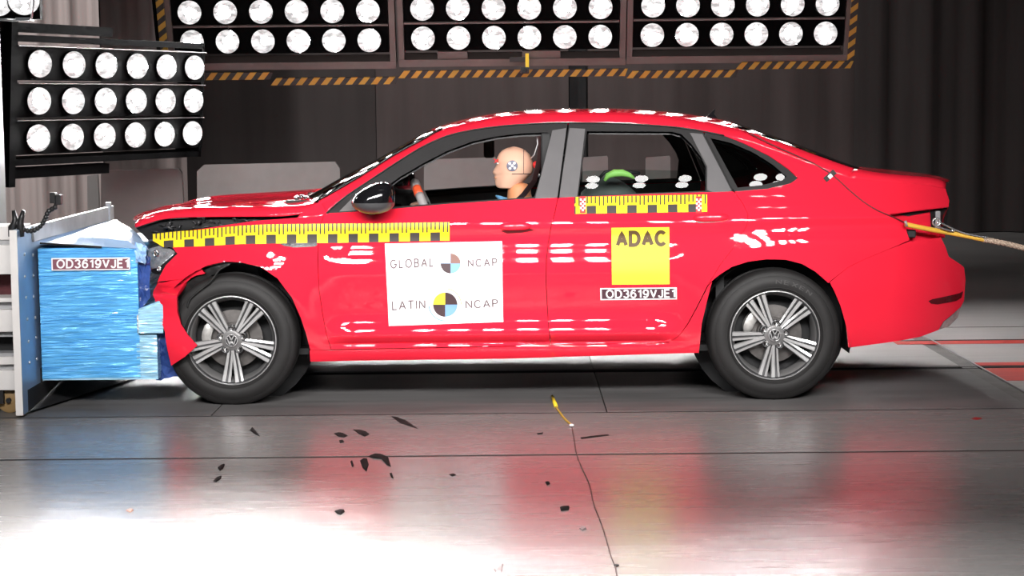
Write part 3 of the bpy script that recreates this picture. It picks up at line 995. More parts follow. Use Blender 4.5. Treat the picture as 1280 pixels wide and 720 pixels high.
for i in range(len(rows_) - 1):
    for j in range(len(rows_[0]) - 1):
        px_mid = (rows_[i][j][0] + rows_[i + 1][j][0]) / 2
        mi_.append(1 if (-0.02 < px_mid < 0.55 and 10 <= j < 30) else 0)
grid_mesh('roof', rows_, [PAINT, SUNROOF], flip=True, thick=0.03, midx=mi_)
grid_mesh('rear_window', cross_rows(ir, ig + 1, 0.003), GLASS_DARK, flip=True)
# black edge of the windscreen
ed = MB()
for far in (0, 1):
    pts = [s[1] + np.array((0, 0.012, 0.006)) for s in DS[0:iw + 1]]
    if far: pts = [np.array((p[0], CW - p[1], p[2])) for p in pts]
    ed2 = MB(); ed2.tube(pts, 0.006, 6); ed2.build('windscreen_seal', BLACK_GLOSS, car, True)
# bright thin line under the rail
for far in (0, 1):
    pts = [s[0] + np.array((0, -0.004, -0.001)) for s in DS[0:IDX[12] + 1]]
    if far: pts = [np.array((p[0], CW - p[1], p[2])) for p in pts]
    ed2 = MB(); ed2.tube(pts, 0.0035, 6); ed2.build('rail_seal', TRIM, car, True)

# ---- boot lid
T0 = [(1062, 222), (1092, 225.5), (1130, 229), (1160, 231.5), (1182, 236)]
T1 = [(1068, 210.5), (1097, 215.5), (1133, 219), (1162, 221.5), (1181, 226)]
TC = [(1072, 208.5), (1100, 213.3), (1138, 216), (1166, 218.8), (1180, 223)]
rows_ = []
for a, b_, c_ in zip(T0, T1, TC):
    p0 = on_side(*a); p1 = P(b_[0], b_[1], p0[1] + 0.09); pc = P(c_[0], c_[1], CW / 2)
    ctrl = np.array(((p0[0] + p1[0]) / 2, p0[1] + 0.02, p1[2]))
    half = [(1 - s) ** 2 * p0 + 2 * s * (1 - s) * ctrl + s * s * p1 for s in np.linspace(0, 1, 7)]
    mid = []
    for s in np.linspace(-1, 1, 17)[1:-1]:
        k = 1 - abs(s) ** 2
        mid.append(np.array((p1[0] + (pc[0] - p1[0]) * k, CW / 2 + s * (CW / 2 - p1[1]), p1[2] + (pc[2] - p1[2]) * k)))
    rows_.append(half + mid + [np.array((q[0], CW - q[1], q[2])) for q in half[::-1]])
# interpolate rows for smoothness
def inter_rows(rows, k=4):
    A = np.array(rows)
    n = len(A)
    t = np.arange(n); tt = np.linspace(0, n - 1, (n - 1) * k + 1)
    out = np.zeros((len(tt),) + A.shape[1:])
    for j in range(A.shape[1]):
        for c_ in range(3):
            out[:, j, c_] = pchip(t, A[:, j, c_])(tt)
    return [list(r) for r in out]
grid_mesh('boot_lid', inter_rows(rows_), PAINT, flip=True, thick=0.015)
def rear_face(name, contour, m, bulge=0.05, push=0.0):
    rows = []
    for px, py in contour:
        q = on_side(px, py) if px > 0 else None
        r = []
        for s in np.linspace(-1, 1, 13):
            r.append((q[0] + bulge * (1 - s * s) - push, CW / 2 + s * (CW / 2 - q[1]), q[2]))
        rows.append(r)
    return grid_mesh(name, rows, m, flip=True)
rear_face('boot_lid_face', [(1182, 235), (1184.5, 243), (1186.5, 250), (1186, 258), (1180, 272), (1176, 297)], PAINT)
rear_face('bumper_rear_face', [(1176, 296.5), (1182, 309), (1186, 321), (1197, 328), (1205, 334), (1207, 350), (1205, 376), (1195, 395), (1174, 412)], PAINT)
# empty tail lamp opening: red inner sheet, black cavity, steel bracket
VOID = [(1110, 267), (1150, 262), (1186, 258), (1181, 297), (1137, 301.5), (1130, 279)]
both('tail_lamp_recess', [VOID], PAINT, inset=0.07, flange=0.0)
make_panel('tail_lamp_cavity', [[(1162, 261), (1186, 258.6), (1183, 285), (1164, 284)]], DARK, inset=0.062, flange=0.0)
make_panel('tail_lamp_shade', [[(1112, 266.5), (1150, 262), (1162, 261), (1162, 265), (1135, 270)]], DARK, inset=0.064, flange=0.0)  # dark sheet stands in for shade under the opening's top edge
q = on_side(1172, 276, 0.05)
b = MB(); b.box(q[0] - 0.014, q[0] + 0.014, q[1] - 0.01, q[1] + 0.01, q[2] - 0.05, q[2] + 0.05, bev=0.004); b.build('bracket', STEEL, car)
q = on_side(1139, 292, 0.02)
b = MB(); b.box(q[0] - 0.022, q[0] + 0.022, q[1] - 0.012, q[1] + 0.03, q[2] - 0.02, q[2] + 0.02, bev=0.006); b.build('cable_plug', DARK, car)
# reflector in the bumper, greyish lower valance, black seam
both('bumper_reflector', [[(1161, 376.5), (1166, 374), (1200, 366.5), (1204, 364), (1202, 372), (1196, 376), (1172, 380.5), (1164, 379.5)]], mat('dark_red_lens', (0.09, 0.004, 0.008), 0.2, 0, 0.5, noise=0.1), inset=-0.003, flange=0.01, parent=car)
both('bumper_valance', [[(1174, 412), (1180, 402), (1190, 394), (1201, 384), (1197, 397), (1186, 408)]], mat('valance_grey', (0.30, 0.22, 0.22), 0.4, noise=0.3, nscale=30), inset=-0.004, flange=0.01)

# ---- window frames and glass
def between(poly, x0, x1):
    return [p for p in poly if x0 <= p[0] <= x1]
OPEN_F = [(452, 262), (470, 243), (500, 221), (530, 203.5), (558, 189), (590, 177), (620, 170.5), (650, 167), (684, 165.5), (689, 168), (686, 183), (668, 246), (620, 249.5), (560, 253.3), (500, 258.5)]
OPEN_R = [(733.5, 164), (840, 164.5), (852, 168), (865, 181), (876, 196), (882, 209), (882, 238.5), (800, 241.5), (722.5, 244.8)]
OPEN_Q = [(888, 172.5), (915, 179), (942, 191), (966, 206), (983, 220.5), (978, 225.5), (952, 231.5), (922, 234.5)]
fr_out = [(409, 266.3)] + [(p[0], p[1] + 0.6) for p in E0[1:9]] + [(709.5, 153.6), (697, 247)] + BELT[:7][::-1]
both('front_window_frame', [fr_out, OPEN_F], TRIM, inset=0.006, flange=0.035, dx=0.04, dz=0.03)
rr_out = [(711.3, 153.7), (760, 154.1), (820, 157), (861, 161.2), (879, 165), (916, 239.2), (860, 240.8), (800, 242.7), (722, 245.8), (698.8, 247)]
both('rear_window_frame', [rr_out, OPEN_R], TRIM, inset=0.006, flange=0.035, dx=0.04, dz=0.03)
q_out = [(880.5, 165.4)] + [(905, 169.6), (931, 180), (961, 195), (985, 211.5), (996.5, 222.4), (988, 229), (960, 235.5), (918, 239)]
both('quarter_window_frame', [q_out, OPEN_Q], TRIM, inset=0.006, flange=0.03, dx=0.04, dz=0.03)
both('pillar_cover', [[(690.5, 163), (708, 160), (696.5, 246.6), (669, 247.8)]], PILLAR, inset=0.002, flange=0.004, dx=0.04, dz=0.03)
both('pillar_cover', [[(711.8, 160), (731.5, 161), (721.5, 245.3), (699, 246.6)]], PILLAR, inset=0.002, flange=0.004, dx=0.04, dz=0.03)
both('pillar_cover', [[(862.5, 166), (878, 167.5), (914.5, 238.6), (890, 239.6), (884, 237), (884, 208)]], PILLAR, inset=0.002, flange=0.004, dx=0.04, dz=0.03)
both('mirror_base', [[(424, 264.2), (438, 250), (447, 244), (452, 262)]], mat('grey_sail', (0.16, 0.155, 0.155), 0.4, noise=0.05), inset=0.003, flange=0.004)
both('quarter_window', [[(p[0], p[1]) for p in OPEN_Q]], GLASS_DARK, inset=0.012, flange=0.0, dx=0.04, dz=0.03)
make_panel('rear_side_window', [[(725, 215), (732, 213.5), (800, 212), (870, 214), (882.5, 224), (882.5, 239), (800, 242), (722, 245.3)]], GLASS, inset=0.025, flange=0.0, dx=0.04, dz=0.02)

# bonnet
H0 = [(169, 284), (185, 279), (200, 274.5), (230, 271.5), (300, 270.7), (345, 270.5), (375, 267.5), (397, 262)]
H1 = [(171, 275.5), (184, 268.5), (204, 263), (232, 260), (300, 257.5), (345, 257), (375, 255.5), (396, 252)]
HC = [(176, 268), (187, 263), (206, 259), (232, 255.5), (300, 247), (345, 242.5), (372, 240), (388, 239)]
rows_ = []
for a, b_, c_ in zip(H0, H1, HC):
    p0 = on_side(*a, 0.012); p1 = P(b_[0], b_[1], p0[1] + 0.075); pc = P(c_[0], c_[1], CW / 2)
    ctrl = np.array(((p0[0] + p1[0]) / 2 - 0.004, p0[1] + 0.005, p1[2] - 0.012))
    half = [(1 - s) ** 2 * p0 + 2 * s * (1 - s) * ctrl + s * s * p1 for s in np.linspace(0, 1, 8)]
    mid = []
    for s in np.linspace(-1, 1, 25)[1:-1]:
        k = 1 - abs(s) ** 2.2
        mid.append(np.array((p1[0] + (pc[0] - p1[0]) * k, CW / 2 + s * (CW / 2 - p1[1]), p1[2] + (pc[2] - p1[2]) * k + 0.004 * math.sin(9 * s + p1[0] * 4))))
    rows_.append(half + mid + [np.array((q[0], CW - q[1], q[2])) for q in half[::-1]])
grid_mesh('bonnet', inter_rows(rows_, 5), PAINT, flip=True, thick=0.012)
# corner between bonnet, fender and pillar
both('pillar_foot', [[(377, 266.5), (398, 253), (420, 240), (427, 249), (409, 265.5), (404, 268.3), (396, 269.7), (372, 271.5)]], PAINT, inset=0.004, flange=0.03)
# crushed engine bay seen under the lifted bonnet
make_panel('engine_bay', [[(170, 285), (186, 280), (205, 274), (300, 270), (372, 268), (385, 274), (320, 279), (250, 290), (200, 297), (185, 300)]], DARK, inset=0.07, flange=0.0)
rnd = random.Random(4)
b = MB()
for i in range(26):
    px_ = rnd.uniform(178, 330); py_ = 276 + rnd.uniform(0, 14) * (1 - (px_ - 178) / 190)
    q0 = on_side(px_, py_, 0.05); q1 = q0 + np.array((rnd.uniform(-.06, .06), rnd.uniform(-.01, .02), rnd.uniform(-.03, .02)))
    b.tube([q0, (q0 + q1) / 2 + np.array((0, rnd.uniform(-.01, .01), .01)), q1], rnd.uniform(.003, .009), 6)
tag(b.build('crumpled_scrap', mat('scrap_black', (0.03, 0.03, 0.032), 0.35, noise=0.4), car, True), kind='stuff')
# wiper cowl
p0 = P(372, 246, 0.3)
b = MB(); b.box(p0[0] - 0.05, p0[0] + 0.10, 0.22, CW - 0.22, p0[2] - 0.05, p0[2] - 0.015); b.build('cowl', DARK, car)
for k, (x_, z_) in enumerate(((371, 247), (377, 246), (383, 247.5))):
    p = P(x_, z_, 0.27); b = MB(); b.ellipsoid(p, (0.014, 0.03, 0.012), 8, 6); b.build('wiper_pivot', CHROME, car, True)

# lower body: floor pan, bulkheads, inner door skins, wheel wells
b = MB(); b.box(-1.5, 1.55, 0.14, CW - 0.14, 0.235, 0.265); b.build('floor_pan', DARK, car)
b = MB(); b.box(-0.98, -0.93, 0.12, CW - 0.12, 0.25, 0.92); b.build('bulkhead', DARK, car)
b = MB(); b.box(1.02, 1.06, 0.14, CW - 0.14, 0.25, 0.96); b.build('rear_bulkhead', DARK, car)
b = MB(); b.box(1.0, 1.9, 0.2, CW - 0.2, 0.93, 0.955); b.build('parcel_shelf', DARK, car)
both('door_lining', [[(420, 270), (560, 259), (697, 252), (860, 245), (915, 243), (915, 300), (860, 400), (840, 420), (420, 428)]], mat('door_lining', (0.02, 0.02, 0.021), 0.6, noise=0.15), inset=0.06, flange=0.0, dx=0.08, dz=0.05)
both('belt_moulding', [[(455, 261.5), (560, 253.2), (668, 246.2), (668, 248.2), (560, 255), (455, 264)]], TRIM, inset=0.0, flange=0.06, dx=0.08, dz=0.05)
both('window_sill', [[(500, 259), (560, 254), (668, 247), (668, 249.6), (560, 258), (500, 263)]], mat('sill_black', (0.03, 0.03, 0.03), 0.25, noise=0.1), inset=0.03, flange=0.03, dx=0.08, dz=0.05)
for xc in (XF, XR):
    for far in (0, 1):
        r = 0.385
        rows = []
        for i in range(25):
            t = PI * (-0.08 + 1.16 * i / 24)
            rows.append([(xc + r * math.cos(t), y, WZ + r * math.sin(t)) for y in (0.045, 0.12, 0.2, 0.3)])
        grid_mesh('wheel_arch_liner', rows, DARK, far=bool(far))
        b = MB()
        prof = [(0.40, 0.0), (0.0005, 0.0)]
        b.lathe(prof, (xc, (0.30 if not far else CW - 0.30), WZ + 0.02), 32)
        b.build('wheel_well_wall', DARK, car, True)
# torn black liner hanging in the front arch
LINER = mat('liner_plastic', (0.012, 0.0115, 0.0115), 0.4, noise=0.3, nscale=15, bump=0.6, bscale=25)
make_panel('torn_arch_liner', [[(290, 328.5), (272, 329), (258, 336), (247, 345), (236, 352), (226, 364), (221, 380), (224, 397), (231, 408), (235, 402), (231, 391), (235, 382), (233, 376), (241, 371), (243, 365), (251, 362), (255, 355), (262, 351), (264, 344), (270, 342), (274, 336), (284, 333)]], LINER, inset=0.02, flange=0.004)
b = MB(); b.tube([P(x, y, 0.0) for x, y in smooth_poly([(282, 333), (274, 337), (268, 346), (262, 353), (252, 361), (244, 367), (236, 375), (234, 384)], 2)], 0.005, 6); b.build('liner_edge', mat('liner_edge', (0.03, 0.03, 0.03), 0.25, noise=0.2), car, True)
b = MB(); b.box(-1.70, -1.25, 0.22, CW - 0.22, 0.25, 0.80, bev=0.03)
o = b.build('crushed_front_end', DARK, car)

# head lamp knocked loose
q = on_side(200, 325, -0.01)
lens_poly = [(190, 309), (204, 306), (222, 316.5), (212, 330), (199, 344), (190, 341), (186, 325)]
make_panel('head_lamp_housing', [lens_poly], mat('lamp_black', (0.02, 0.02, 0.022), 0.2, noise=0.2), inset=0.03, flange=0.04)
make_panel('head_lamp_lens', [[(186, 311), (199, 307), (212, 310.5), (219, 315), (207, 326), (196, 335), (187, 337), (184, 324)]], mat('lamp_lens_clear', (0.62, 0.63, 0.66), 0.12, 0.7, 0.5, noise=0.35, nscale=40, bump=0.5, bscale=60), inset=0.018, flange=0.01)
for (px_, py_, r_) in ((195, 317, 0.018), (199, 336, 0.013)):
    q = on_side(px_, py_, 0.01)
    b = MB(); b.lathe([(r_, 0.0), (r_ * 0.8, -0.008), (r_ * 0.5, -0.002), (0.0005, 0.004)], q, 16); b.build('head_lamp_reflector', CHROME, car, True)

# side vent badge on the fender under the tape
make_panel('fender_badge', [[(349, 304.5), (358, 304), (395, 303.3), (397, 306), (393, 308.3), (368, 309.3), (356, 307.5)]], mat('badge', (0.10, 0.095, 0.10), 0.15, 0.8, noise=0.6, nscale=60), inset=-0.004, flange=0.006)

# door handles
def handle(px0, px1, py, far=False):
    a = on_side(px0, py); c = on_side(px1, py - 1)
    n = 18
    rows = []
    for i in range(n + 1):
        s = i / n
        cx = a + (c - a) * s
        w_ = 0.019 * (max(0.0, 1 - abs(2 * s - 1) ** 4)) ** 0.5 + 0.0005
        d = 0.034 * (max(0.0, 1 - abs(2 * s - 1) ** 3)) ** 0.6
        r = []
        for k in range(12):
            t = 2 * PI * k / 12
            r.append((cx[0], cx[1] - d * 0.55 + 0.010 + 0.013 * math.sin(t), cx[2] + w_ * math.cos(t)))
        r.append(r[0])
        rows.append(r)
    o = grid_mesh('door_handle', rows, PAINT, far=far, flip=True)
    return o
for far in (False, True):
    handle(624, 664, 283.5, far); handle(866, 912, 272.5, far)
make_panel('handle_shade', [[(626, 289), (640, 287), (662, 285.5), (668, 288), (652, 291), (634, 292)]], mat('shade_red', (0.10, 0.002, 0.005), 0.4, noise=0.1), inset=-0.002, flange=0.004)  # dark red patches paint the shade below both handles
make_panel('handle_shade', [[(868, 276.5), (880, 275), (905, 273.5), (911, 275), (894, 277.8), (874, 279)]], mat('shade_red', (0.10, 0.002, 0.005), 0.4, noise=0.1), inset=-0.002, flange=0.004)

# door mirror: glossy cap above, grey shell below
def mirror(far=False):
    c = P(468, 250, -0.07)
    y0 = c[1]
    def row(zpx, x0px, x1px, d):
        a = P(x0px, zpx, y0); e = P(x1px, zpx, y0)
        cx, rx = (a[0] + e[0]) / 2, (e[0] - a[0]) / 2
        return [(cx + rx * math.copysign(abs(math.cos(2 * PI * k / 24)) ** 0.8, math.cos(2 * PI * k / 24)), y0 + d * math.sin(2 * PI * k / 24), a[2]) for k in range(25)]
    cap = [row(*t) for t in ((227.6, 476, 482, 0.01), (228.5, 470, 486, 0.04), (231, 463, 490, 0.07), (236, 454, 492.5, 0.09), (242, 446, 493.5, 0.10), (248, 441, 493.5, 0.105), (253, 439.5, 493, 0.105))]
    low = [row(*t) for t in ((253, 438.5, 493.5, 0.107), (257, 440, 493, 0.105), (261, 444, 490, 0.095), (264.5, 450, 484, 0.075), (266.8, 457, 476, 0.045), (267.4, 462, 470, 0.015))]
    m1 = mat('mirror_grey', (0.06, 0.06, 0.062), 0.35, noise=0.1)
    grid_mesh('mirror_cap', cap, BLACK_GLOSS, far=far, flip=False)
    grid_mesh('mirror_shell', low, m1, far=far, flip=False)
    q = P(470, 258, 0)
    b = MB()
    z = q[2]; x = q[0]
    pts = [(x - 0.03, -0.02, z - 0.005), (x - 0.02, 0.10, z - 0.02)]
    if far: pts = [(p[0], CW - p[1], p[2]) for p in pts]
    b.tube(pts, [0.03, 0.035], 10); b.build('mirror_arm', m1, car, True)
mirror(); mirror(True)

# aerial fin on the roof
p = P(888, 148, 0.9)
b = MB()
prof = [(876, 146.5), (884, 145), (889, 140), (893, 135.5), (894, 137), (892, 142), (897, 148)]
pp = [P(x, y + 0.5, 0.9) for x, y in prof]
base = P(897, 150, 0.9)
n = len(pp)
vs = [(q[0], 0.9 - 0.012, q[2]) for q in pp] + [(q[0], 0.9 + 0.012, q[2]) for q in pp]
vs += [(pp[0][0], 0.888, base[2] - 0.02), (pp[-1][0], 0.888, base[2] - 0.02), (pp[0][0], 0.912, base[2] - 0.02), (pp[-1][0], 0.912, base[2] - 0.02)]
fs = [tuple([2 * n] + list(range(n)) + [2 * n + 1])[::-1], tuple([2 * n + 2] + list(range(n, 2 * n)) + [2 * n + 3])]
for i in range(n - 1):
    fs.append((i, i + 1, n + i + 1, n + i))
b.add(vs, fs); b.build('aerial_fin', BLACK_GLOSS, car)

# ---- wheels
def wheel(xc, zc, yface, rot, far, tyre_name=True):
    """outer face of the tyre at yface; children: tyre, spokes, disc, caliper, nuts, cap"""
    sg = -1 if not far else 1                       # outward direction along y
    c = (xc, yface, zc)
    def O(a): return -sg * a                        # inwards
    RT = 0.317
    b = MB()
    b.lathe([(0.224, O(0.012)), (0.2235, O(0.004)), (0.219, O(0.0)), (0.214, O(0.004)), (0.208, O(0.014)), (0.202, O(0.03)), (0.196, O(0.06)), (0.192, O(0.10)), (0.196, O(0.18)), (0.215, O(0.2))], c, 72, 0,
            mis=[1, 1, 0, 0, 2, 2, 2, 0, 0])
    wh = b.build('wheel', [RIM_DARK, RIM_BRIGHT, RIM_MID], car, True)
    b = MB()
    prof = [(0.216, O(0.02)), (0.222, O(0.008)), (0.228, O(-0.002)), (0.236, O(-0.007)), (0.2365, O(-0.0085)), (0.239, O(-0.0085)), (0.2395, O(-0.007)), (0.252, O(-0.010)), (0.266, O(-0.010)), (0.280, O(-0.006)), (0.290, O(0.0)), (0.2905, O(-0.0015)), (0.2925, O(-0.0008)), (0.293, O(0.001)), (0.305, O(0.006)), (0.314, O(0.015)), (0.3195, O(0.030)), (0.322, O(0.055)),
            (0.322, O(0.085)), (0.315, O(0.087)), (0.315, O(0.093)), (0.322, O(0.095)), (0.322, O(0.12)), (0.315, O(0.122)), (0.315, O(0.128)), (0.322, O(0.13)), (0.3195, O(0.185)), (0.305, O(0.208)), (0.27, O(0.222)), (0.216, O(0.2))]
    prof = [(0.216 + (r_ - 0.216) * 1.075, a_) for r_, a_ in prof]
    b.lathe(prof, c, 80)
    # flatten at the contact patch
    b.v = [(v[0], v[1], max(v[2], 0.001)) for v in b.v]
    sharp(b.build('tyre', RUBBER, wh), 50)
    # spokes
    ang0 = math.radians(rot)
    me = None
    def spoke_mesh(side):
        m = MB()
        secs = []
        for s in np.linspace(0, 1, 9):
            r = 0.040 + s * 0.176
            off = side * (0.009 + 0.026 * s ** 1.1)
            hw = 0.0140 + 0.0105 * s + (0.002 if s > 0.95 else 0)
            dpt = 0.012 + 0.010 * math.sin(s * PI) + 0.012 * (1 - s) ** 2
            yb = dpt - 0.004
            secs.append([(r, off - hw, yb + 0.007), (r, off - hw * 0.80, yb), (r, off - hw * 0.05, yb + 0.001), (r, off + 0.08 * hw, yb + 0.006), (r, off + hw * 0.36, yb + 0.006), (r, off + hw * 0.44, yb), (r, off + hw, yb + 0.003), (r, off + hw * 0.9, yb + 0.04), (r, off - hw * 0.9, yb + 0.04)])
        K = 9
        vs = [p for sct in secs for p in sct]
        fs = []; mi = []
        for i in range(8):
            for k in range(K):
                k2 = (k + 1) % K
                fs.append((i * K + k, i * K + k2, (i + 1) * K + k2, (i + 1) * K + k))
                mi.append(1 if k in (1, 5) else (2 if k in (0,) else 0))
        fs.append(tuple(range(K))[::-1]); mi.append(0)
        fs.append(tuple(8 * K + k for k in range(K))); mi.append(1)
        return vs, fs, mi
    for k in range(5):
        for side in (-1, 1):
            key = ('spoke', side)
            if key not in WCACHE:
                vs, fs, mi = spoke_mesh(side)
                me = bpy.data.meshes.new('spoke')
                me.from_pydata([(v[0], v[2], v[1]) for v in vs], [], fs)      # radial x, depth y, tangential z
                me.materials.append(RIM_DARK); me.materials.append(RIM_BRIGHT); me.materials.append(RIM_MID)
                me.polygons.foreach_set('material_index', mi)
                bm = bmesh.new(); bm.from_mesh(me); bmesh.ops.recalc_face_normals(bm, faces=list(bm.faces)); bm.to_mesh(me); bm.free()
                WCACHE[key] = me
            o = link('spoke', WCACHE[key], wh)
            o.location = Vector((xc, yface, zc)) - offset_of(wh)
            o.rotation_euler = (0, -(ang0 + k * 2 * PI / 5), 0) if not far else (0, -(ang0 + k * 2 * PI / 5), 0)
            if far:
                o.scale = (1, -1, 1)
    b = MB()
    b.lathe([(0.055, O(0.05)), (0.052, O(0.022)), (0.045, O(0.016)), (0.031, O(0.014)), (0.0305, O(0.008)), (0.027, O(0.006)), (0.0265, O(0.009)), (0.0005, O(0.010))], c, 40, 0, mis=[0, 0, 0, 1, 1, 2, 2])
    b.build('hub_cap', [RIM_MID, RIM_BRIGHT, RIM_DARK], wh, True)
    if not far:
        # round emblem: V over W inside the ring
        m = MB()
        def bar(p, q_, w_=0.0022):
            p = Vector((p[0], 0, p[1])); q_ = Vector((q_[0], 0, q_[1]))
            d = (q_ - p).normalized(); nn = Vector((-d.z, 0, d.x)) * w_
            vs = [p + nn, p - nn, q_ - nn, q_ + nn]
            full = [Vector(c) + v + Vector((0, O(0.0065), 0)) for v in vs] + [Vector(c) + v + Vector((0, O(0.011), 0)) for v in vs]
            m.add(full, [(0, 1, 2, 3), (7, 6, 5, 4), (0, 4, 5, 1), (1, 5, 6, 2), (2, 6, 7, 3), (3, 7, 4, 0)])
        bar((-0.011, 0.023), (0, 0.003)); bar((0.011, 0.023), (0, 0.003))
        bar((-0.022, 0.014), (-0.011, -0.021)); bar((-0.011, -0.021), (0, -0.002)); bar((0, -0.002), (0.011, -0.021)); bar((0.011, -0.021), (0.022, 0.014))
        m.build('emblem', RIM_BRIGHT, wh)
    for k in range(5):
        t = ang0 + (k + 0.5) * 2 * PI / 5
        b = MB(); b.lathe([(0.0115, O(0.04)), (0.0115, O(0.016)), (0.008, O(0.013)), (0.0005, O(0.015))], (xc + 0.056 * math.cos(t), yface, zc + 0.056 * math.sin(t)), 8, 0)
        b.build('wheel_bolt', CHROME, wh)
        b = MB(); b.lathe([(0.021, O(0.05)), (0.021, O(0.021)), (0.014, O(0.02)), (0.013, O(0.03))], (xc + 0.056 * math.cos(t), yface, zc + 0.056 * math.sin(t)), 14, 0)
        b.build('bolt_seat', RIM_DARK, wh, True)
    b = MB(); b.lathe([(0.145, O(0.10)), (0.145, O(0.085)), (0.085, O(0.082)), (0.08, O(0.06)), (0.0005, O(0.06))], c, 48); sharp(b.build('brake_disc', DISC, wh), 30)
    ca = math.radians(165 if xc < 0 else 150)
    b = MB()
    rows = []
    for da in np.linspace(-0.45, 0.45, 13):
        t = ca + da
        th = 0.024 * (1 - 0.5 * abs(da / 0.45) ** 4)
        ya, yb_ = (yface + O(0.052 + 0.01 * abs(da / 0.45) ** 3), yface + O(0.115))
        rows.append([(xc + rr * math.cos(t), yy, zc + rr * math.sin(t)) for rr, yy in ((0.132 - th, yb_), (0.132 - th, ya), (0.132 - th * 0.6, ya + O(-0.004)), (0.132 + th * 0.6, ya + O(-0.004)), (0.132 + th, ya), (0.132 + th, yb_))])
    o = grid_mesh('brake_caliper', rows, CALIPER, wh)
    sharp(o, 30)
    b = MB(); b.lathe([(0.195, O(0.14)), (0.0005, O(0.14))], c, 32); b.build('splash_shield', DARK, wh)
    return wh
WCACHE = {}
wfn = wheel(XF, WZ, 0.018, 270, False)
wrn = wheel(XR, WZ, 0.018, 262, False)
wheel(XF + 0.03, WZ, CW - 0.03, 270, True)
wheel(XR, WZ, CW - 0.03, 262, True)

# ================================================================== stickers and tapes on the car
EPS = -0.0022
def conform(px, py, lift=EPS):
    return on_side(px, py, lift)
def quad_patch(name, corners, m, parent, nu=12, nv=10, lift=EPS, mats=None, pick=None, func=None):
    """corners tl, tr, br, bl in photo pixels"""
    tl, tr, br, bl = [np.array(c_, float) for c_ in corners]
    vs = []; fs = []; mi = []
    for j in range(nv + 1):
        for i in range(nu + 1):
            u, v = i / nu, j / nv
            p = (tl * (1 - u) + tr * u) * (1 - v) + (bl * (1 - u) + br * u) * v
            vs.append(conform(p[0], p[1], lift))
    for j in range(nv):
        for i in range(nu):
            a = j * (nu + 1) + i
            fs.append((a, a + nu + 1, a + nu + 2, a + 1))
            mi.append(pick((i + .5) / nu, (j + .5) / nv) if pick else 0)
    o = mesh(name, vs, fs, mats or m, parent, True, midx=mi)
    return o

def arc(cx, cy, rx, ry, a0, a1, n=14):
    return [(cx + rx * math.cos(math.radians(a0 + (a1 - a0) * i / n)), cy + ry * math.sin(math.radians(a0 + (a1 - a0) * i / n))) for i in range(n + 1)]
GLYPH = {
    'O': (0.80, [arc(0.40, 0.5, 0.40, 0.5, 0, 360, 32)]),
    'D': (0.68, [[(0.3, 1), (0, 1), (0, 0), (0.3, 0)] + arc(0.3, 0.5, 0.38, 0.5, -90, 90, 18)]),
    '3': (0.55, [arc(0.27, 0.75, 0.25, 0.25, 165, -90, 16) + arc(0.27, 0.26, 0.28, 0.26, 88, -165, 18)[1:]]),
    '6': (0.56, [arc(0.28, 0.31, 0.28, 0.31, 0, 360, 28), arc(0.36, 0.42, 0.36, 0.58, 198, 75, 14)[0:] + [(0.54, 0.84)]]),
    '1': (0.34, [[(0.02, 0.76), (0.2, 0.86), (0.30, 1), (0.30, 0)]]),
    '9': (0.56, [arc(0.28, 0.69, 0.28, 0.31, 0, 360, 28), arc(0.20, 0.58, 0.36, 0.58, 18, -105, 14) + [(0.02, 0.16)]]),
    'V': (0.66, [[(0, 1), (0.33, 0), (0.66, 1)]]),
    'J': (0.44, [[(0.44, 1), (0.44, 0.25)] + arc(0.22, 0.25, 0.22, 0.25, 0, -180, 14)[1:]]),
    'E': (0.54, [[(0.54, 1), (0, 1), (0, 0), (0.56, 0)], [(0, 0.53), (0.5, 0.53)]]),
    'A': (0.70, [[(0, 0), (0.35, 1), (0.70, 0)], [(0.12, 0.34), (0.58, 0.34)]]),
    'C': (0.70, [arc(0.38, 0.5, 0.38, 0.5, 42, 318, 26)]),
    'N': (0.62, [[(0, 0), (0, 1), (0.62, 0), (0.62, 1)]]),
    'P': (0.54, [[(0, 0), (0, 1), (0.3, 1)] + arc(0.3, 0.735, 0.25, 0.265, 90, -90, 14) + [(0, 0.47)]]),
    'G': (0.76, [arc(0.38, 0.5, 0.38, 0.5, 45, 345, 26) + [(0.75, 0.46), (0.46, 0.46)]]),
    'L': (0.46, [[(0, 1), (0, 0), (0.48, 0)]]),
    'B': (0.56, [[(0.28, 0.53), (0, 0.53), (0, 1), (0.28, 1)] + arc(0.28, 0.765, 0.22, 0.235, 90, -90, 12), [(0.3, 0.53), (0, 0.53), (0, 0), (0.3, 0)] + arc(0.3, 0.265, 0.26, 0.265, -90, 90, 12)]),
    'T': (0.62, [[(0, 1), (0.62, 1)], [(0.31, 1), (0.31, 0)]]),
    'I': (0.0, [[(0, 0), (0, 1)]]),
    'X': (0.62, [[(0, 0), (0.62, 1)], [(0, 1), (0.62, 0)]]),
}
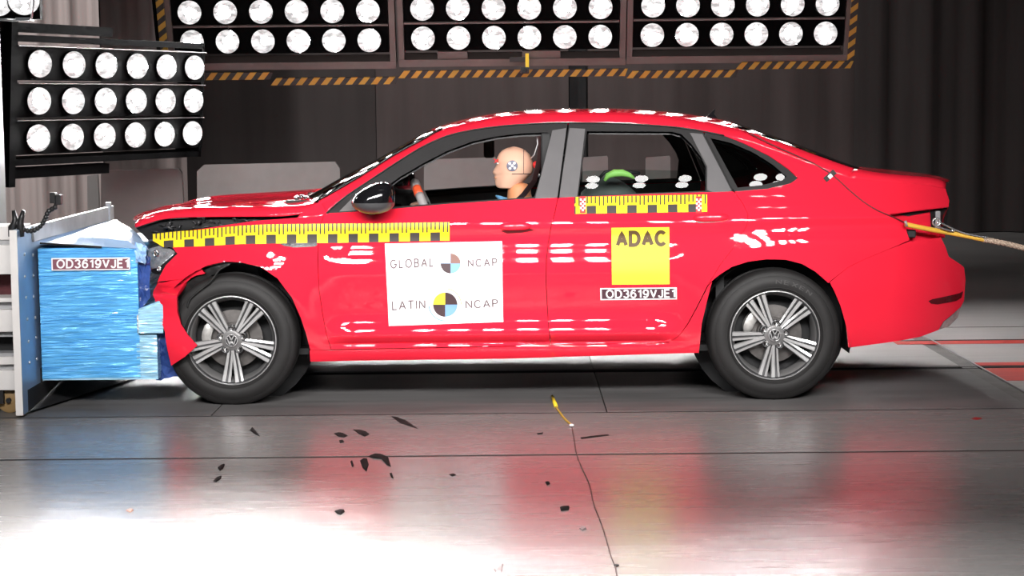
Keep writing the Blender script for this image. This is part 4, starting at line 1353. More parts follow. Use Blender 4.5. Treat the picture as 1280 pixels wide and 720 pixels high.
def text_shape(s, weight=0.12, gap=0.22):
    """ribbon letters; returns points in the word's unit box and its faces"""
    vs = []; fs = []; dp = []; x = 0.0
    w_ = weight / 2
    for ch in s:
        adv, strokes = GLYPH[ch]
        for si, st in enumerate(strokes):
            p = [np.array(q, float) for i_, q in enumerate(st) if i_ == 0 or math.dist(q, st[i_ - 1]) > 1e-5]
            closed = np.linalg.norm(p[0] - p[-1]) < 1e-6
            q_ = [p[0]]
            for a_, b_ in zip(p[:-1], p[1:]):
                n_ = max(1, int(np.linalg.norm(b_ - a_) / 0.26))
                q_ += [a_ + (b_ - a_) * k / n_ for k in range(1, n_ + 1)]
            p = q_
            b0 = len(vs)
            n = len(p)
            for i in range(n):
                d0 = p[i] - p[i - 1] if i > 0 else (p[0] - p[-2] if closed else p[1] - p[0])
                d1 = p[i + 1] - p[i] if i < n - 1 else (p[1] - p[0] if closed else p[-1] - p[-2])
                d0 = d0 / np.linalg.norm(d0); d1 = d1 / np.linalg.norm(d1)
                n0 = np.array((-d0[1], d0[0])); n1 = np.array((-d1[1], d1[0]))
                m_ = n0 + n1
                lm = np.linalg.norm(m_)
                m_ = m_ / lm if lm > 0.05 else n0
                k = min(1 / max(0.32, float(m_ @ n0)), 2.4)
                vs.append((x + p[i][0] + m_[0] * w_ * k, p[i][1] + m_[1] * w_ * k)); vs.append((x + p[i][0] - m_[0] * w_ * k, p[i][1] - m_[1] * w_ * k)); dp += [-0.0004 * si - 0.0003 * i / n] * 2
            for i in range(n - 1):
                fs.append((b0 + 2 * i, b0 + 2 * i + 1, b0 + 2 * i + 3, b0 + 2 * i + 2))
        x += adv + weight + gap
    v = np.array(vs)
    lo = v.min(0); hi = v.max(0)
    lo[1] = max(lo[1], -w_); hi[1] = min(hi[1], 1 + w_)
    v[:, 1] = np.clip(v[:, 1], lo[1], hi[1])
    return np.column_stack([(v - lo) / (hi - lo), dp]), fs
def lettering(s, corners, m, parent, weight=0.12, gap=0.22, lift=EPS - 0.0022, place=None):
    """letters fitted to the pixel quad tl, tr, br, bl; the whole word is one flat print"""
    uv, f = text_shape(s, weight, gap)
    tl, tr, br, bl = [np.array(c_, float) for c_ in corners]
    place = place or (lambda x, y: conform(x, y, lift))
    vs = []
    for u, v, d_ in uv:
        p = (bl * (1 - u) + br * u) * (1 - v) + (tl * (1 - u) + tr * u) * v
        vs.append(place(p[0], p[1]) + np.array((0, d_, 0)))
    o = mesh('lettering', vs, f, m, parent)
    return o

# measuring tapes: 5 cm blocks below, comb of 2 cm teeth above
def tape(upper, lower, x_ref, per, label, x0, x1):
    ux, uy = zip(*upper); lx, ly = zip(*lower)
    cell = per / 15
    n = int(round((x1 - x0) / cell))
    vrows = [0, 0.22, 0.46, 0.60, 0.8, 1.0]
    vs = []; fs = []; mi = []
    for i in range(n + 1):
        x = x0 + (x1 - x0) * i / n
        yl = np.interp(x, lx, ly); yu = np.interp(x, ux, uy)
        for v in vrows:
            vs.append(conform(x, yl + (yu - yl) * v, -0.0025))
    k = len(vrows)
    for i in range(n):
        x = x0 + (x1 - x0) * (i + .5) / n
        ph = ((x - x_ref) / per) % 1.0
        block = ph < 0.47
        tick = int(((x - x_ref) / cell) % 3) == 0
        for j in range(k - 1):
            fs.append((i * k + j, (i + 1) * k + j, (i + 1) * k + j + 1, i * k + j + 1))
            if j < 2: mi.append(1 if block else 0)
            elif j == 2: mi.append(1 if (tick and not block) else 0)
            else: mi.append(1 if tick else 0)
    o = mesh('measuring_tape', vs, fs, [YELLOW, BLACK_PRINT], car, True, midx=mi)
    o['label'] = label
    return o
tape([(191, 292.5), (215, 289.8), (250, 287), (300, 282), (340, 280.2), (400, 279.6), (480, 279), (562, 277.6)],
     [(191, 301), (205, 309.5), (250, 308), (300, 305.2), (350, 304.4), (420, 303.6), (500, 302), (562, 300.8)], 537.3, 25.6, 'yellow and black measuring tape along fender and front door', 191, 562)
tape([(718, 246.2), (884, 243)], [(718, 267.4), (884, 264.8)], 732.5, 25.45, 'yellow and black measuring tape under the rear side window', 718, 884)
for x0_, x1_ in ((725, 732), (870, 877)):
    quad_patch('checked_clip', [(x0_, 245.5), (x1_, 245.5), (x1_, 266.5), (x0_, 266.5)], None, car, 3, 8, -0.004, [RED_MARK, WHITE_CARD], lambda u, v: 1 if (int(u * 3) + int(v * 8)) % 2 and 0.1 < v < 0.9 else 0)

# white card with two round emblems
card = quad_patch('white_sticker', [(481, 304.5), (627.5, 301.5), (629, 402.5), (486, 407.5)], WHITE_CARD, car, 20, 44)
card['label'] = 'white door sticker with two round quartered emblems'
lettering('GLOBAL', [(487.5, 324.5), (541.5, 322), (541.5, 333.5), (488, 336)], GREY_PRINT, card, 0.17, 0.26)
lettering('NCAP', [(584.5, 324), (621.5, 322.5), (621.8, 333.2), (584.8, 333.8)], GREY_PRINT, card, 0.17, 0.26)
lettering('LATIN', [(489.8, 376.2), (531.5, 374.8), (531.8, 386), (490.2, 387.8)], GREY_PRINT, card, 0.125, 0.22)
lettering('NCAP', [(581.8, 375.4), (622.3, 374), (622.7, 384), (582.2, 386)], GREY_PRINT, card, 0.125, 0.22)
def emblem(cx, cy, r, cols, rot, ring):
    vs = [conform(cx, cy, EPS - 0.002)]; fs = []; mi = []
    n = 40
    for i in range(n):
        t = 2 * PI * i / n
        vs.append(conform(cx + r * math.cos(t + rot), cy - r * math.sin(t + rot), EPS - 0.002))
    for i in range(n):
        fs.append((0, 1 + (i + 1) % n, 1 + i)); mi.append(int(i * 4 / n))
    mesh('emblem', vs, fs, cols, card, midx=mi)
    for a0, a1, m, rr, wd in ring:
        vs = []; fs = []
        k = 16
        for i in range(k + 1):
            t = math.radians(a0 + (a1 - a0) * i / k)
            for q in (rr - wd / 2, rr + wd / 2):
                vs.append(conform(cx + q * math.cos(t), cy - q * math.sin(t), EPS - 0.002))
        for i in range(k):
            fs.append((2 * i, 2 * i + 1, 2 * i + 3, 2 * i + 2))
        mesh('emblem_ring', vs, fs, m, card)
emblem(563.2, 329.3, 12.5, [BROWN_PRINT, PALE_PRINT, DARK_PRINT, LBLUE_PRINT], 0, [(185, 275, PALE_PRINT, 16.3, 0.9)])
emblem(556.5, 380.8, 15.2, [DARK_PRINT, YEL_PRINT, DARK_PRINT, LBLUE_PRINT], 0, [(185, 270, LBLUE_PRINT, 20.3, 1.4), (0, 85, YEL_PRINT, 20.0, 0.7), (95, 180, PALE_PRINT, 20.3, 0.6), (275, 355, YEL_PRINT, 20.3, 0.4)])

# yellow square sticker and the test number plate
sq = quad_patch('yellow_sticker', [(764.3, 284.8), (836.5, 284), (837, 355.3), (765, 355.8)], CARD_YELLOW, car, 12, 32)
sq['label'] = 'square yellow door sticker reading ADAC'
lettering('ADAC', [(769.5, 288.5), (832.3, 287.5), (832.5, 308), (769.8, 309)], OLIVE_PRINT, sq, 0.30, 0.05)
pl = quad_patch('number_sticker', [(750.2, 360.2), (846, 359.3), (846.2, 374.2), (750.6, 375.2)], WHITE_CARD, car, 16, 6)
pl['label'] = 'dark sticker with white frame reading OD3619VJE1'
quad_patch('sticker_field', [(752, 361.6), (844.5, 360.7), (844.7, 372.8), (752.4, 373.8)], PLATE_DARK, pl, 16, 6, EPS - 0.0008)
lettering('OD3619VJE1', [(757, 362.2), (844, 361.2), (844.2, 372.2), (757.4, 373.2)], WHITE_CARD, pl, 0.20, 0.12, EPS - 0.0032)

# raised maker lettering on the rear tyre
def tyre_text(s, wh_, xc, rad, a0, a1, h, m):
    uv, f = text_shape(s, 0.16, 0.3)
    vs = []
    for u, v, d_ in uv:
        t = math.radians(a0 + (a1 - a0) * u)
        r = rad + h * v
        vs.append((xc + r * math.cos(t), 0.018 - 0.0118 + d_, WZ + r * math.sin(t)))
    mesh('lettering', vs, f, m, wh_)
tyre_text('NEXEN', wrn, XR, 0.258, 90, 49, 0.022, RUBBER_PRINT)

# ================================================================== interior
SEAT = mat('seat_cloth', (0.03, 0.03, 0.032), 0.8, noise=0.2, nscale=30)
def loft_box(name, secs, m, parent=car, n=16):
    """secs: (centre, half width y, half depth x); rounded sections joined"""
    rows = []
    for c_, hy, hx in secs:
        r = []
        for k in range(n + 1):
            t = 2 * PI * k / n
            ct, st = math.cos(t), math.sin(t)
            r.append((c_[0] + hx * math.copysign(abs(ct) ** 0.5, ct), c_[1] + hy * math.copysign(abs(st) ** 0.5, st), c_[2]))
        rows.append(r)
    o = grid_mesh(name, rows, m, parent, flip=True)
    return o
for yc in (0.46, 1.34):
    loft_box('front_seat_back', [((0.06, yc, 0.44), 0.21, 0.07), ((0.10, yc, 0.60), 0.25, 0.09), ((0.17, yc, 0.80), 0.24, 0.08), ((0.22, yc, 0.95), 0.19, 0.06), ((0.23, yc, 0.99), 0.1, 0.03)], SEAT)
    b = MB(); b.box(-0.48, 0.10, yc - 0.25, yc + 0.25, 0.3, 0.48, bev=0.05); b.build('front_seat_cushion', SEAT, car, True)
    loft_box('head_rest', [((0.245, yc, 1.0), 0.11, 0.03), ((0.255, yc, 1.03), 0.13, 0.045), ((0.27, yc, 1.12), 0.13, 0.05), ((0.285, yc, 1.18), 0.10, 0.035), ((0.287, yc, 1.19), 0.05, 0.01)], SEAT)
b = MB(); b.box(0.62, 1.0, 0.25, CW - 0.25, 0.3, 0.5, bev=0.05); b.build('rear_seat_cushion', SEAT, car, True)
b = MB()
R_ = Matrix.Translation((0.98, 0.9, 0.72)) @ Matrix.Rotation(math.radians(20), 4, 'Y')
b.box(-0.07, 0.07, -0.62, 0.62, -0.26, 0.26, bev=0.05, xf=R_); b.build('rear_seat_back', SEAT, car, True)
# dashboard
q0 = P(452, 262, 0.25); q1 = P(520, 250, 0.3)
rows = []
for y in (0.13, 0.2, 0.5, 0.9, 1.3, 1.6, 1.67):
    hump = 0.03 * math.exp(-((y - 0.47) / 0.18) ** 2)
    rows.append([(-0.93, y, 0.93), (-0.85, y, 0.985), (-0.66, y, 0.995 + hump), (-0.55, y, 0.985 + hump), (-0.52, y, 0.93), (-0.56, y, 0.72), (-0.62, y, 0.5)])
grid_mesh('dashboard', rows, mat('dash_black', (0.008, 0.008, 0.008), 0.95, noise=0.2, spec=0.0), flip=True)
# steering wheel with an orange collar, nearly edge on
yc = 0.47
cw_ = P(523, 236, yc)
tl_ = math.radians(24)
ax = Vector((math.cos(tl_), 0, math.sin(tl_)))            # towards the driver and up
e1 = Vector((0, 1, 0)); e2 = ax.cross(e1)
R1 = 0.18
cen = Vector(cw_) + e2 * (R1 * 0.78) if e2.z < 0 else Vector(cw_) - e2 * (R1 * 0.78)
b = MB()
ring = [cen + (e1 * math.cos(2 * PI * k / 40) + e2 * math.sin(2 * PI * k / 40)) * R1 for k in range(41)]
b.tube(ring, 0.016, 10, caps=False)
sw = b.build('steering_wheel', mat('wheel_leather', (0.12, 0.115, 0.115), 0.5, noise=0.1), car, True)
b = MB(); b.tube([cen + ax * 0.02, cen - ax * 0.1], [0.06, 0.05], 16); b.build('airbag_cover', DARK, sw, True)
for t in (0, PI, PI * 0.5):
    d = e1 * math.cos(t) + e2 * math.sin(t)
    b = MB(); b.tube([cen + d * 0.04, cen + d * R1], 0.012, 6); b.build('spoke', DARK, sw, True)
top = -1 if e2.z < 0 else 1
def ring_arc(t0, t1, r, name, m):
    b = MB()
    pts = []
    for k in range(7):
        t = (PI / 2 if top > 0 else -PI / 2) + math.radians(t0 + (t1 - t0) * k / 6)
        pts.append(cen + (e1 * math.cos(t) + e2 * math.sin(t)) * R1)
    b.tube(pts, r, 10); b.build(name, m, sw, True)
ORANGE = mat('orange_tape', (0.75, 0.09, 0.03), 0.5, noise=0.1)
GREYW = mat('grey_grip', (0.30, 0.28, 0.28), 0.5, noise=0.1)
s_ = 1 if top < 0 else -1
ring_arc(-50 * s_, -34 * s_, 0.024, 'orange_marker', ORANGE)
ring_arc(-34 * s_, -10 * s_, 0.024, 'grip', GREYW)
ring_arc(-95 * s_, -50 * s_, 0.022, 'grip', GREYW)
# black shape hanging behind the front window, and belt
b = MB()
p = P(611, 186, 1.0)
b.box(p[0] - 0.028, p[0] + 0.03, 0.97, 1.05, p[2] - 0.05, p[2] + 0.055, bev=0.015); b.box(p[0] - 0.006, p[0] + 0.006, 1.0, 1.02, p[2] + 0.05, 1.40)
b.build('hanging_box', DARK, car)
b = MB()
pts = [P(677, 172, 0.27), P(674, 200, 0.27), P(668, 226, 0.3), P(655, 243, 0.33), P(634, 262, 0.36), P(600, 300, 0.5)]
vs = []; fs = []
for q in pts:
    vs += [(q[0] - 0.012, q[1] - 0.02, q[2] + 0.008), (q[0] + 0.012, q[1] + 0.025, q[2] - 0.004)]
for i in range(len(pts) - 1):
    fs.append((2 * i, 2 * i + 1, 2 * i + 3, 2 * i + 2))
o = mesh('seat_belt', vs, fs, mat('belt_web', (0.05, 0.02, 0.02), 0.7, noise=0.2), car)
o.modifiers.new('thick', 'SOLIDIFY').thickness = 0.002
b = MB(); b.box(pts[0][0] - 0.005, pts[0][0] + 0.05, 0.26, 0.30, 0.6, 1.33, bev=0.01); b.build('pillar_lining', DARK, car)
b = MB(); b.tube([P(671, 168, 0.36), P(672, 180, 0.36), P(668, 193, 0.4), P(664, 198, 0.42)], 0.003, 6); b.build('white_cable', WHITE_CARD, car, True)
b = MB(); b.ellipsoid(P(670, 206, 0.40), (0.018, 0.03, 0.02), 10, 8); b.build('red_plug', RED_MARK, car, True)
b = MB(); b.ellipsoid(P(671, 219, 0.40), (0.018, 0.02, 0.012), 10, 8); b.build('white_plug', WHITE_CARD, car, True)

# child seat with a green rim behind the half lowered rear window
cs = empty('child_seat', (0.62, 0.5, 0.5), 'dark child seat with a green curved rim, behind the half lowered rear window', 'child seat')
q = P(772, 244, 0.5)
rows = []
for j in range(9):
    s = j / 8
    rows.append([(q[0] + 0.44 * (k / 10 - 0.5) * (1 - 0.35 * s * s) - 0.04 * s, 0.36 + 0.30 * s + 0.02 * math.cos((k / 10 - .5) * 3), 0.505 + (0.475 + 0.11 * math.cos((k / 10 - 0.5) * 2.6)) * s) for k in range(11)])
grid_mesh('seat_shell', rows, mat('child_seat_grey', (0.10, 0.11, 0.11), 0.5, noise=0.2), cs, thick=0.03)
GREEN = mat('green_rim', (0.30, 0.62, 0.14), 0.5, noise=0.08)
pts = [P(755.5, 226, 0.46), P(760, 219.5, 0.46), P(768, 216.5, 0.46), P(778, 216.2, 0.46), P(787, 219, 0.46), P(793, 223, 0.46)]
b = MB(); b.tube(pts, [0.008, 0.016, 0.020, 0.019, 0.013, 0.006], 10); b.build('green_rim', GREEN, cs, True)
pts = [P(748, 224, 0.47), P(756, 215, 0.47), P(766, 213.5, 0.47), P(784, 214.5, 0.47), P(800, 216.5, 0.47)]
b = MB(); b.tube(pts, 0.008, 8); b.build('black_handle', DARK, cs, True)

# ================================================================== crash test dummy
SKIN = mat('dummy_skin', (0.70, 0.41, 0.29), 0.55, noise=0.04)
NECK = mat('dummy_neck', (0.62, 0.26, 0.12), 0.55, noise=0.06)
SHIRT = mat('dummy_shirt', (0.16, 0.42, 0.72), 0.8, noise=0.1)
YD = 0.46
dm = empty('crash_test_dummy', (0.02, YD, 0.48), 'skin coloured crash test dummy with a round head target, sitting in the driver seat', 'dummy')
front = [(183.2, 641), (184.5, 634), (187, 628.5), (190, 625), (194, 622.4), (198, 620.6), (201, 619.8), (203, 619.9), (205, 620.4), (207, 619.6), (210, 617.6), (213, 615.6), (215, 614.6), (216.5, 615), (218, 617), (219.5, 617.6), (221, 616.6), (222.5, 617.4), (224, 617), (225.5, 618.4), (228, 618.2), (231, 618.6), (233.5, 620.4), (235.5, 624)]
back = [(183.2, 643), (184.5, 650), (187, 655.5), (190, 659.5), (194, 662.8), (200, 665.6), (206, 667), (212, 666.8), (217, 665.4), (221, 661), (226, 655), (231, 650), (235.5, 645)]
fz, fx = zip(*front); bz, bx = zip(*back)
NR = 26
rings = []
for zpx in fz:
    xf = np.interp(zpx, fz, fx); xb = np.interp(zpx, bz, bx)
    q0 = P(xf, zpx, YD); q1 = P(xb, zpx, YD)
    z = (q0[2] + q1[2]) / 2
    xm = q0[0] + (q1[0] - q0[0]) * 0.55
    s = (zpx - 183.2) / (235.5 - 183.2)
    hw = 0.077 * math.sin(min(1, s * 2.1 + 0.12) * PI / 2) ** 0.75 * (1 - 0.38 * max(0, (s - 0.5) / 0.5) ** 1.5)
    if s < 0.03: hw *= 0.35
    r = []
    for k in range(NR):
        t = 2 * PI * k / NR
        ct, st = math.cos(t), math.sin(t)
        x = xm + (q1[0] - xm) * ct if ct > 0 else xm + (xm - q0[0]) * ct
        # cheeks sit behind the nose, lips and chin line
        if ct < 0 and 0.35 < s:
            fw = math.exp(-(math.degrees(math.acos(-ct)) / 20) ** 2)
            base = P(np.interp(zpx, [200, 236], [620.5, 622.5]), zpx, YD)[0]
            x = min(xm + (xm - base) * ct, 1e9) * (1 - fw) + x * fw
        r.append((x, YD + hw * st, z))
    rings.append(r)
vs = [p for r in rings for p in r]
fs = []
for i in range(len(rings) - 1):
    for k in range(NR):
        k2 = (k + 1) % NR
        fs.append((i * NR + k, (i + 1) * NR + k, (i + 1) * NR + k2, i * NR + k2))
vs.append(tuple(np.mean(rings[0], axis=0) + np.array((0, 0, 0.001)))); vs.append(tuple(np.mean(rings[-1], axis=0)))
for k in range(NR):
    k2 = (k + 1) % NR
    fs.append((len(vs) - 2, k, k2)); fs.append((len(vs) - 1, (len(rings) - 1) * NR + k2, (len(rings) - 1) * NR + k))
b = MB(); b.add(vs, fs)
head = b.build('head', SKIN, dm, True)
head.modifiers.new('sub', 'SUBSURF').levels = 1
head.modifiers['sub'].render_levels = 1
def hy(px, py):
    """near surface of the head at a pixel"""
    q = P(px, py, YD - 0.06)
    best = None
    s = (py - 183.2) / 52.3
    hw = 0.077 * math.sin(min(1, s * 2.1 + 0.12) * PI / 2) ** 0.75 * (1 - 0.38 * max(0, (s - 0.5) / 0.5) ** 1.5)
    xf = np.interp(py, fz, fx); xb = np.interp(py, bz, bx); xm = xf + (xb - xf) * 0.55
    u = (px - xm) / ((xb - xm) if px > xm else (xm - xf))
    return YD - hw * math.sqrt(max(0.0, 1 - min(1, abs(u)) ** 2))
# seams of the skull cap
b = MB(); pts = [P(654.5, y, hy(654.5, y) + 0.0008) for y in np.linspace(186, 217, 14)]; b.tube(pts, 0.0016, 6); b.build('seam', DARK_PRINT, head, True)
b = MB(); pts = [P(x, 217.4, hy(x, 217.4) - 0.0002) for x in np.linspace(640, 664, 10)]; b.tube(pts, 0.0022, 6); b.build('seam', DARK_PRINT, head, True)
# round target on the temple
MARK_D = mat('target_slate', (0.13, 0.13, 0.18), 0.5, noise=0.1)
def disc_on_head(cx, cy, r, m, name, lift, n=24):
    y0 = hy(cx, cy) - lift
    b = MB()
    vs = [P(cx, cy, y0 - 0.003)] + [P(cx + r * math.cos(2 * PI * k / n), cy + r * math.sin(2 * PI * k / n), y0 + 0.002 * (r / 7)) for k in range(n)]
    b.add(vs, [(0, 1 + (k + 1) % n, 1 + k) for k in range(n)])
    return b.build(name, m, head, True)
disc_on_head(640.3, 207.3, 6.9, MARK_D, 'target', 0.006)
for dx, dy in ((-3.2, -2.9), (2.6, -3.3), (3.1, 2.8), (-2.8, 3.2), (0, 0)):
    disc_on_head(640.3 + dx, 207.3 + dy, 1.75, WHITE_CARD, 'target_dot', 0.0105, 12)
# eye with the red mark, brow, mouth line and ear
q = P(621.5, 204, YD - 0.032)
b = MB(); b.ellipsoid((q[0] + 0.004, q[1] + 0.008, q[2]), (0.008, 0.010, 0.006), 10, 8); b.build('eye', WHITE_CARD, head, True)
for (x0_, y0_, x1_, y1_) in ((617.5, 198.5, 622.5, 203), (622.5, 199, 618, 203.5)):
    b = MB(); b.tube([P(x0_, y0_, YD - 0.034), P(x1_, y1_, YD - 0.042)], 0.003, 6); b.build('red_mark', RED_MARK, head, True)
b = MB(); b.tube([P(616.8, 222, YD - 0.004), P(618.5, 222.2, YD - 0.022), P(620.6, 222.4, YD - 0.031)], 0.0015, 6); b.build('mouth', NECK, head, True)

# body: one skinned figure, sitting
def skin_figure(name, nodes, edges, m, parent, sub=2, root=0):
    off = offset_of(parent)
    me = bpy.data.meshes.new(name)
    me.from_pydata([tuple(Vector(n[0]) - off) for n in nodes], edges, [])
    o = link(name, me, parent)
    md = o.modifiers.new('skin', 'SKIN')
    md.use_smooth_shade = True
    if not me.skin_vertices:
        bm = bmesh.new(); bm.from_mesh(me); bm.verts.layers.skin.verify(); bm.to_mesh(me); bm.free()
    for i, n in enumerate(nodes):
        r = n[1]
        me.skin_vertices[0].data[i].radius = r if isinstance(r, tuple) else (r, r)
    me.skin_vertices[0].data[root].use_root = True
    ss = o.modifiers.new('sub', 'SUBSURF'); ss.levels = sub; ss.render_levels = sub
    me.materials.append(m)
    return o
hb = Vector(P(646, 226, YD))
nodes = [((0.03, YD, 0.56), (0.15, 0.11)), ((0.06, YD, 0.72), (0.13, 0.10)), ((0.075, YD, 0.86), (0.15, 0.10)), ((0.07, YD, 0.93), (0.10, 0.08)), ((0.04, YD, 0.975), (0.074, 0.072)), ((hb[0] + 0.012, YD, hb[2] - 0.045), (0.070, 0.066)), ((hb[0] + 0.016, YD, hb[2] - 0.005), (0.062, 0.060))]
edges = [(i, i + 1) for i in range(6)]
for sgn in (-1, 1):
    k = len(nodes)
    hand = Vector((cw_[0] + 0.0, YD + sgn * 0.165, 0.945))
    nodes += [((0.075, YD + sgn * 0.17, 0.88), 0.058), ((-0.02, YD + sgn * 0.23, 0.70), 0.046), ((-0.26, YD + sgn * 0.21, 0.83), 0.034), ((hand.x + 0.055, hand.y, hand.z - 0.02), 0.027)]
    edges += [(2, k), (k, k + 1), (k + 1, k + 2), (k + 2, k + 3)]
    k2 = len(nodes)
    nodes += [((-0.22, YD + sgn * 0.10, 0.56), 0.085), ((-0.42, YD + sgn * 0.12, 0.60), 0.062), ((-0.60, YD + sgn * 0.12, 0.36), 0.048), ((-0.68, YD + sgn * 0.12, 0.30), 0.036), ((-0.80, YD + sgn * 0.12, 0.335), 0.03)]
    edges += [(0, k2), (k2, k2 + 1), (k2 + 1, k2 + 2), (k2 + 2, k2 + 3), (k2 + 3, k2 + 4)]
skin_figure('body', nodes, edges, NECK, dm)
for sgn in (-1, 1):
    hand = Vector((cw_[0] + 0.0, YD + sgn * 0.165, 0.945))
    nodes = [((hand.x + 0.06, hand.y, hand.z - 0.022), (0.026, 0.02)), ((hand.x + 0.03, hand.y, hand.z - 0.005), (0.036, 0.016)), ((hand.x + 0.005, hand.y, hand.z + 0.008), (0.038, 0.014))]
    edges = [(0, 1), (1, 2)]
    for f_ in range(4):
        k = len(nodes)
        oy = (f_ - 1.5) * 0.019
        ln = (0.85, 1.0, 0.95, 0.75)[f_]
        nodes += [((hand.x - 0.018, hand.y + oy, hand.z + 0.020), 0.0085), ((hand.x - 0.018 - 0.03 * ln, hand.y + oy, hand.z + 0.012), 0.008), ((hand.x - 0.022 - 0.034 * ln, hand.y + oy, hand.z - 0.016 * ln), 0.007), ((hand.x - 0.012 - 0.02 * ln, hand.y + oy, hand.z - 0.028), 0.006)]
        edges += [(2, k), (k, k + 1), (k + 1, k + 2), (k + 2, k + 3)]
    k = len(nodes)
    nodes += [((hand.x + 0.015, hand.y - sgn * 0.040, hand.z - 0.008), 0.010), ((hand.x - 0.015, hand.y - sgn * 0.052, hand.z - 0.012), 0.009), ((hand.x - 0.035, hand.y - sgn * 0.045, hand.z - 0.018), 0.0075)]
    edges += [(1, k), (k, k + 1), (k + 1, k + 2)]
    skin_figure('hand', nodes, edges, SKIN, dm, 2)
# shirt: collar and trunk
rows = []
for (z, rx, ry, xo) in ((0.60, 0.16, 0.17, 0.04), (0.74, 0.135, 0.18, 0.055), (0.86, 0.13, 0.215, 0.07), (0.915, 0.12, 0.19, 0.065), (0.955, 0.105, 0.13, 0.042), (0.982, 0.102, 0.10, 0.020)):
    rows.append([(xo + rx * math.cos(2 * PI * k / 24), YD + ry * math.sin(2 * PI * k / 24), z - (0.024 * math.cos(2 * PI * k / 24) if z > 0.93 else 0)) for k in range(25)])
grid_mesh('shirt', inter_rows(rows, 3), SHIRT, dm, flip=False, thick=0.006)

# ================================================================== deformable barrier at the left
FOILS = []
def foil_mat():
    m = mat('blue_foil', (0.125, 0.47, 0.86), 0.30, 0.15, 0.3, noise=0.10, nscale=6, bump=0.2, bscale=10, stretch=(2.5, 2.5, 22))
    return m
FOIL = foil_mat()
FOIL_EDGE = mat('blue_foil_light', (0.42, 0.72, 0.92), 0.25, 0.2, 0.3, noise=0.25, nscale=8, stretch=(2, 2, 20))
FOIL_TOP = mat('white_blue_sheet', (0.36, 0.54, 0.80), 0.4, 0, 0.2, noise=0.12, nscale=5)
PLATE_BLUE = mat('plate_blue_grey', (0.30, 0.43, 0.60), 0.38, 0.3, 0, noise=0.12, nscale=5)
CREAM = mat('white_steel', (0.80, 0.77, 0.75), 0.5, noise=0.04)
BEAM_GREY = mat('beam_grey', (0.42, 0.42, 0.43), 0.5, 0.2, noise=0.1)
MAROON = mat('maroon_dark', (0.10, 0.02, 0.025), 0.6, noise=0.2)  # dark red-black band of the carriage frame
bar = empty('crash_barrier', (-2.4, 0.6, 0.0), 'deformable crash barrier of blue foil layers on a perforated steel plate, at the left', 'barrier')
YPL = -0.29
xpl = P(25, 400, YPL)[0]
ztop = P(25, 288, YPL)[2]
b = MB(); b.box(xpl - 0.032, xpl, YPL, 1.75, 0.012, ztop, bev=0.003)
o = b.build('mounting_plate', [PLATE_BLUE], bar)
b = MB(); b.box(xpl - 0.034, xpl + 0.0005, YPL - 0.008, YPL - 0.0005, 0.012, ztop + 0.002); b.build('plate_edge', CREAM, bar)
BOLT = mat('bolt_steel', (0.55, 0.55, 0.55), 0.35, 0.7, noise=0.1)
for (px_, py_) in ((30.5, 318), (41, 319), (31, 346), (41.5, 344.5), (32.5, 372), (42, 371), (34, 399), (44, 397), (35.5, 427), (45, 422), (37, 453), (46, 449)):
    # holes and bolts on the face turned to the car
    d = Fv + Rv * ((px_ - 640) / FPX) + Uv * ((360 - py_) / FPX)
    t = (xpl - CAM[0]) / d[0]
    q = CAM + d * t
    b = MB(); b.lathe([(0.009, -0.004), (0.009, 0.004), (0.004, 0.005), (0.0005, 0.002)], (xpl, q[1], q[2]), 8, axis='x'); b.build('bolt', BOLT, bar)
b = MB(); b.box(xpl, xpl + 0.004, 0.05, 0.075, 0.10, 0.19); b.build('plate_slot', GROOVE, bar)
# top rail running back
q0 = P(49, 300, YPL + 0.3)
b = MB(); b.box(xpl - 0.01, xpl + 0.012, -0.02, 1.80, ztop - 0.075, ztop + 0.005, bev=0.003); b.build('top_rail', STEEL, bar)
b = MB(); b.box(xpl - 0.005, xpl + 0.02, 1.66, 1.70, ztop - 0.13, ztop + 0.03); b.build('rail_end_post', STEEL, bar)
# foil wrapped honeycomb: one ridged block
def ridged_block(name, x0, x1, y0, y1, z0, z1, layers, m, seed, amp=0.0022):
    rnd = random.Random(seed)
    zs = [z0]
    hs = [rnd.uniform(0.6, 1.4) for _ in range(layers)]
    tot = sum(hs)
    for h in hs:
        zs.append(zs[-1] + h / tot * (z1 - z0))
    nseg = 14
    vs = []; fs = []
    prof = []
    for i in range(layers):
        d0 = rnd.uniform(-amp, amp)
        h = zs[i + 1] - zs[i]
        prof.append((zs[i] + h * 0.06, -amp * 0.8)); prof.append((zs[i] + h * 0.25, d0)); prof.append((zs[i] + h * 0.8, d0 + rnd.uniform(-amp, amp) * 0.7)); prof.append((zs[i + 1] - h * 0.04, -amp * 0.6))
    ph = [rnd.uniform(0, 6) for _ in range(len(prof))]
    loop = []
    for k in range(nseg + 1):
        loop.append((x0 + (x1 - x0) * k / nseg, y0, 0, -1))
    for k in range(1, 7):
        loop.append((x1, y0 + (y1 - y0) * k / 6, 1, 0))
    for k in range(1, nseg + 1):
        loop.append((x1 + (x0 - x1) * k / nseg, y1, 0, 1))
    for k in range(1, 6):
        loop.append((x0, y1 + (y0 - y1) * k / 6, -1, 0))
    nl = len(loop)
    for i, (z, d) in enumerate(prof):
        for (x, y, nx, ny) in loop:
            dd = d + 0.0018 * math.sin(x * 17 + ph[i]) + 0.001 * math.sin(x * 41 + ph[i] * 2)
            vs.append((x + nx * dd, y + ny * dd, z + 0.0025 * math.sin(x * 6 + ph[i] * 0.2)))
    for i in range(len(prof) - 1):
        for k in range(nl):
            k2 = (k + 1) % nl
            fs.append((i * nl + k, i * nl + k2, (i + 1) * nl + k2, (i + 1) * nl + k))
    fs.append(tuple(range(nl))[::-1]); fs.append(tuple((len(prof) - 1) * nl + k for k in range(nl)))
    o = mesh(name, vs, fs, m, bar, False)
    return o
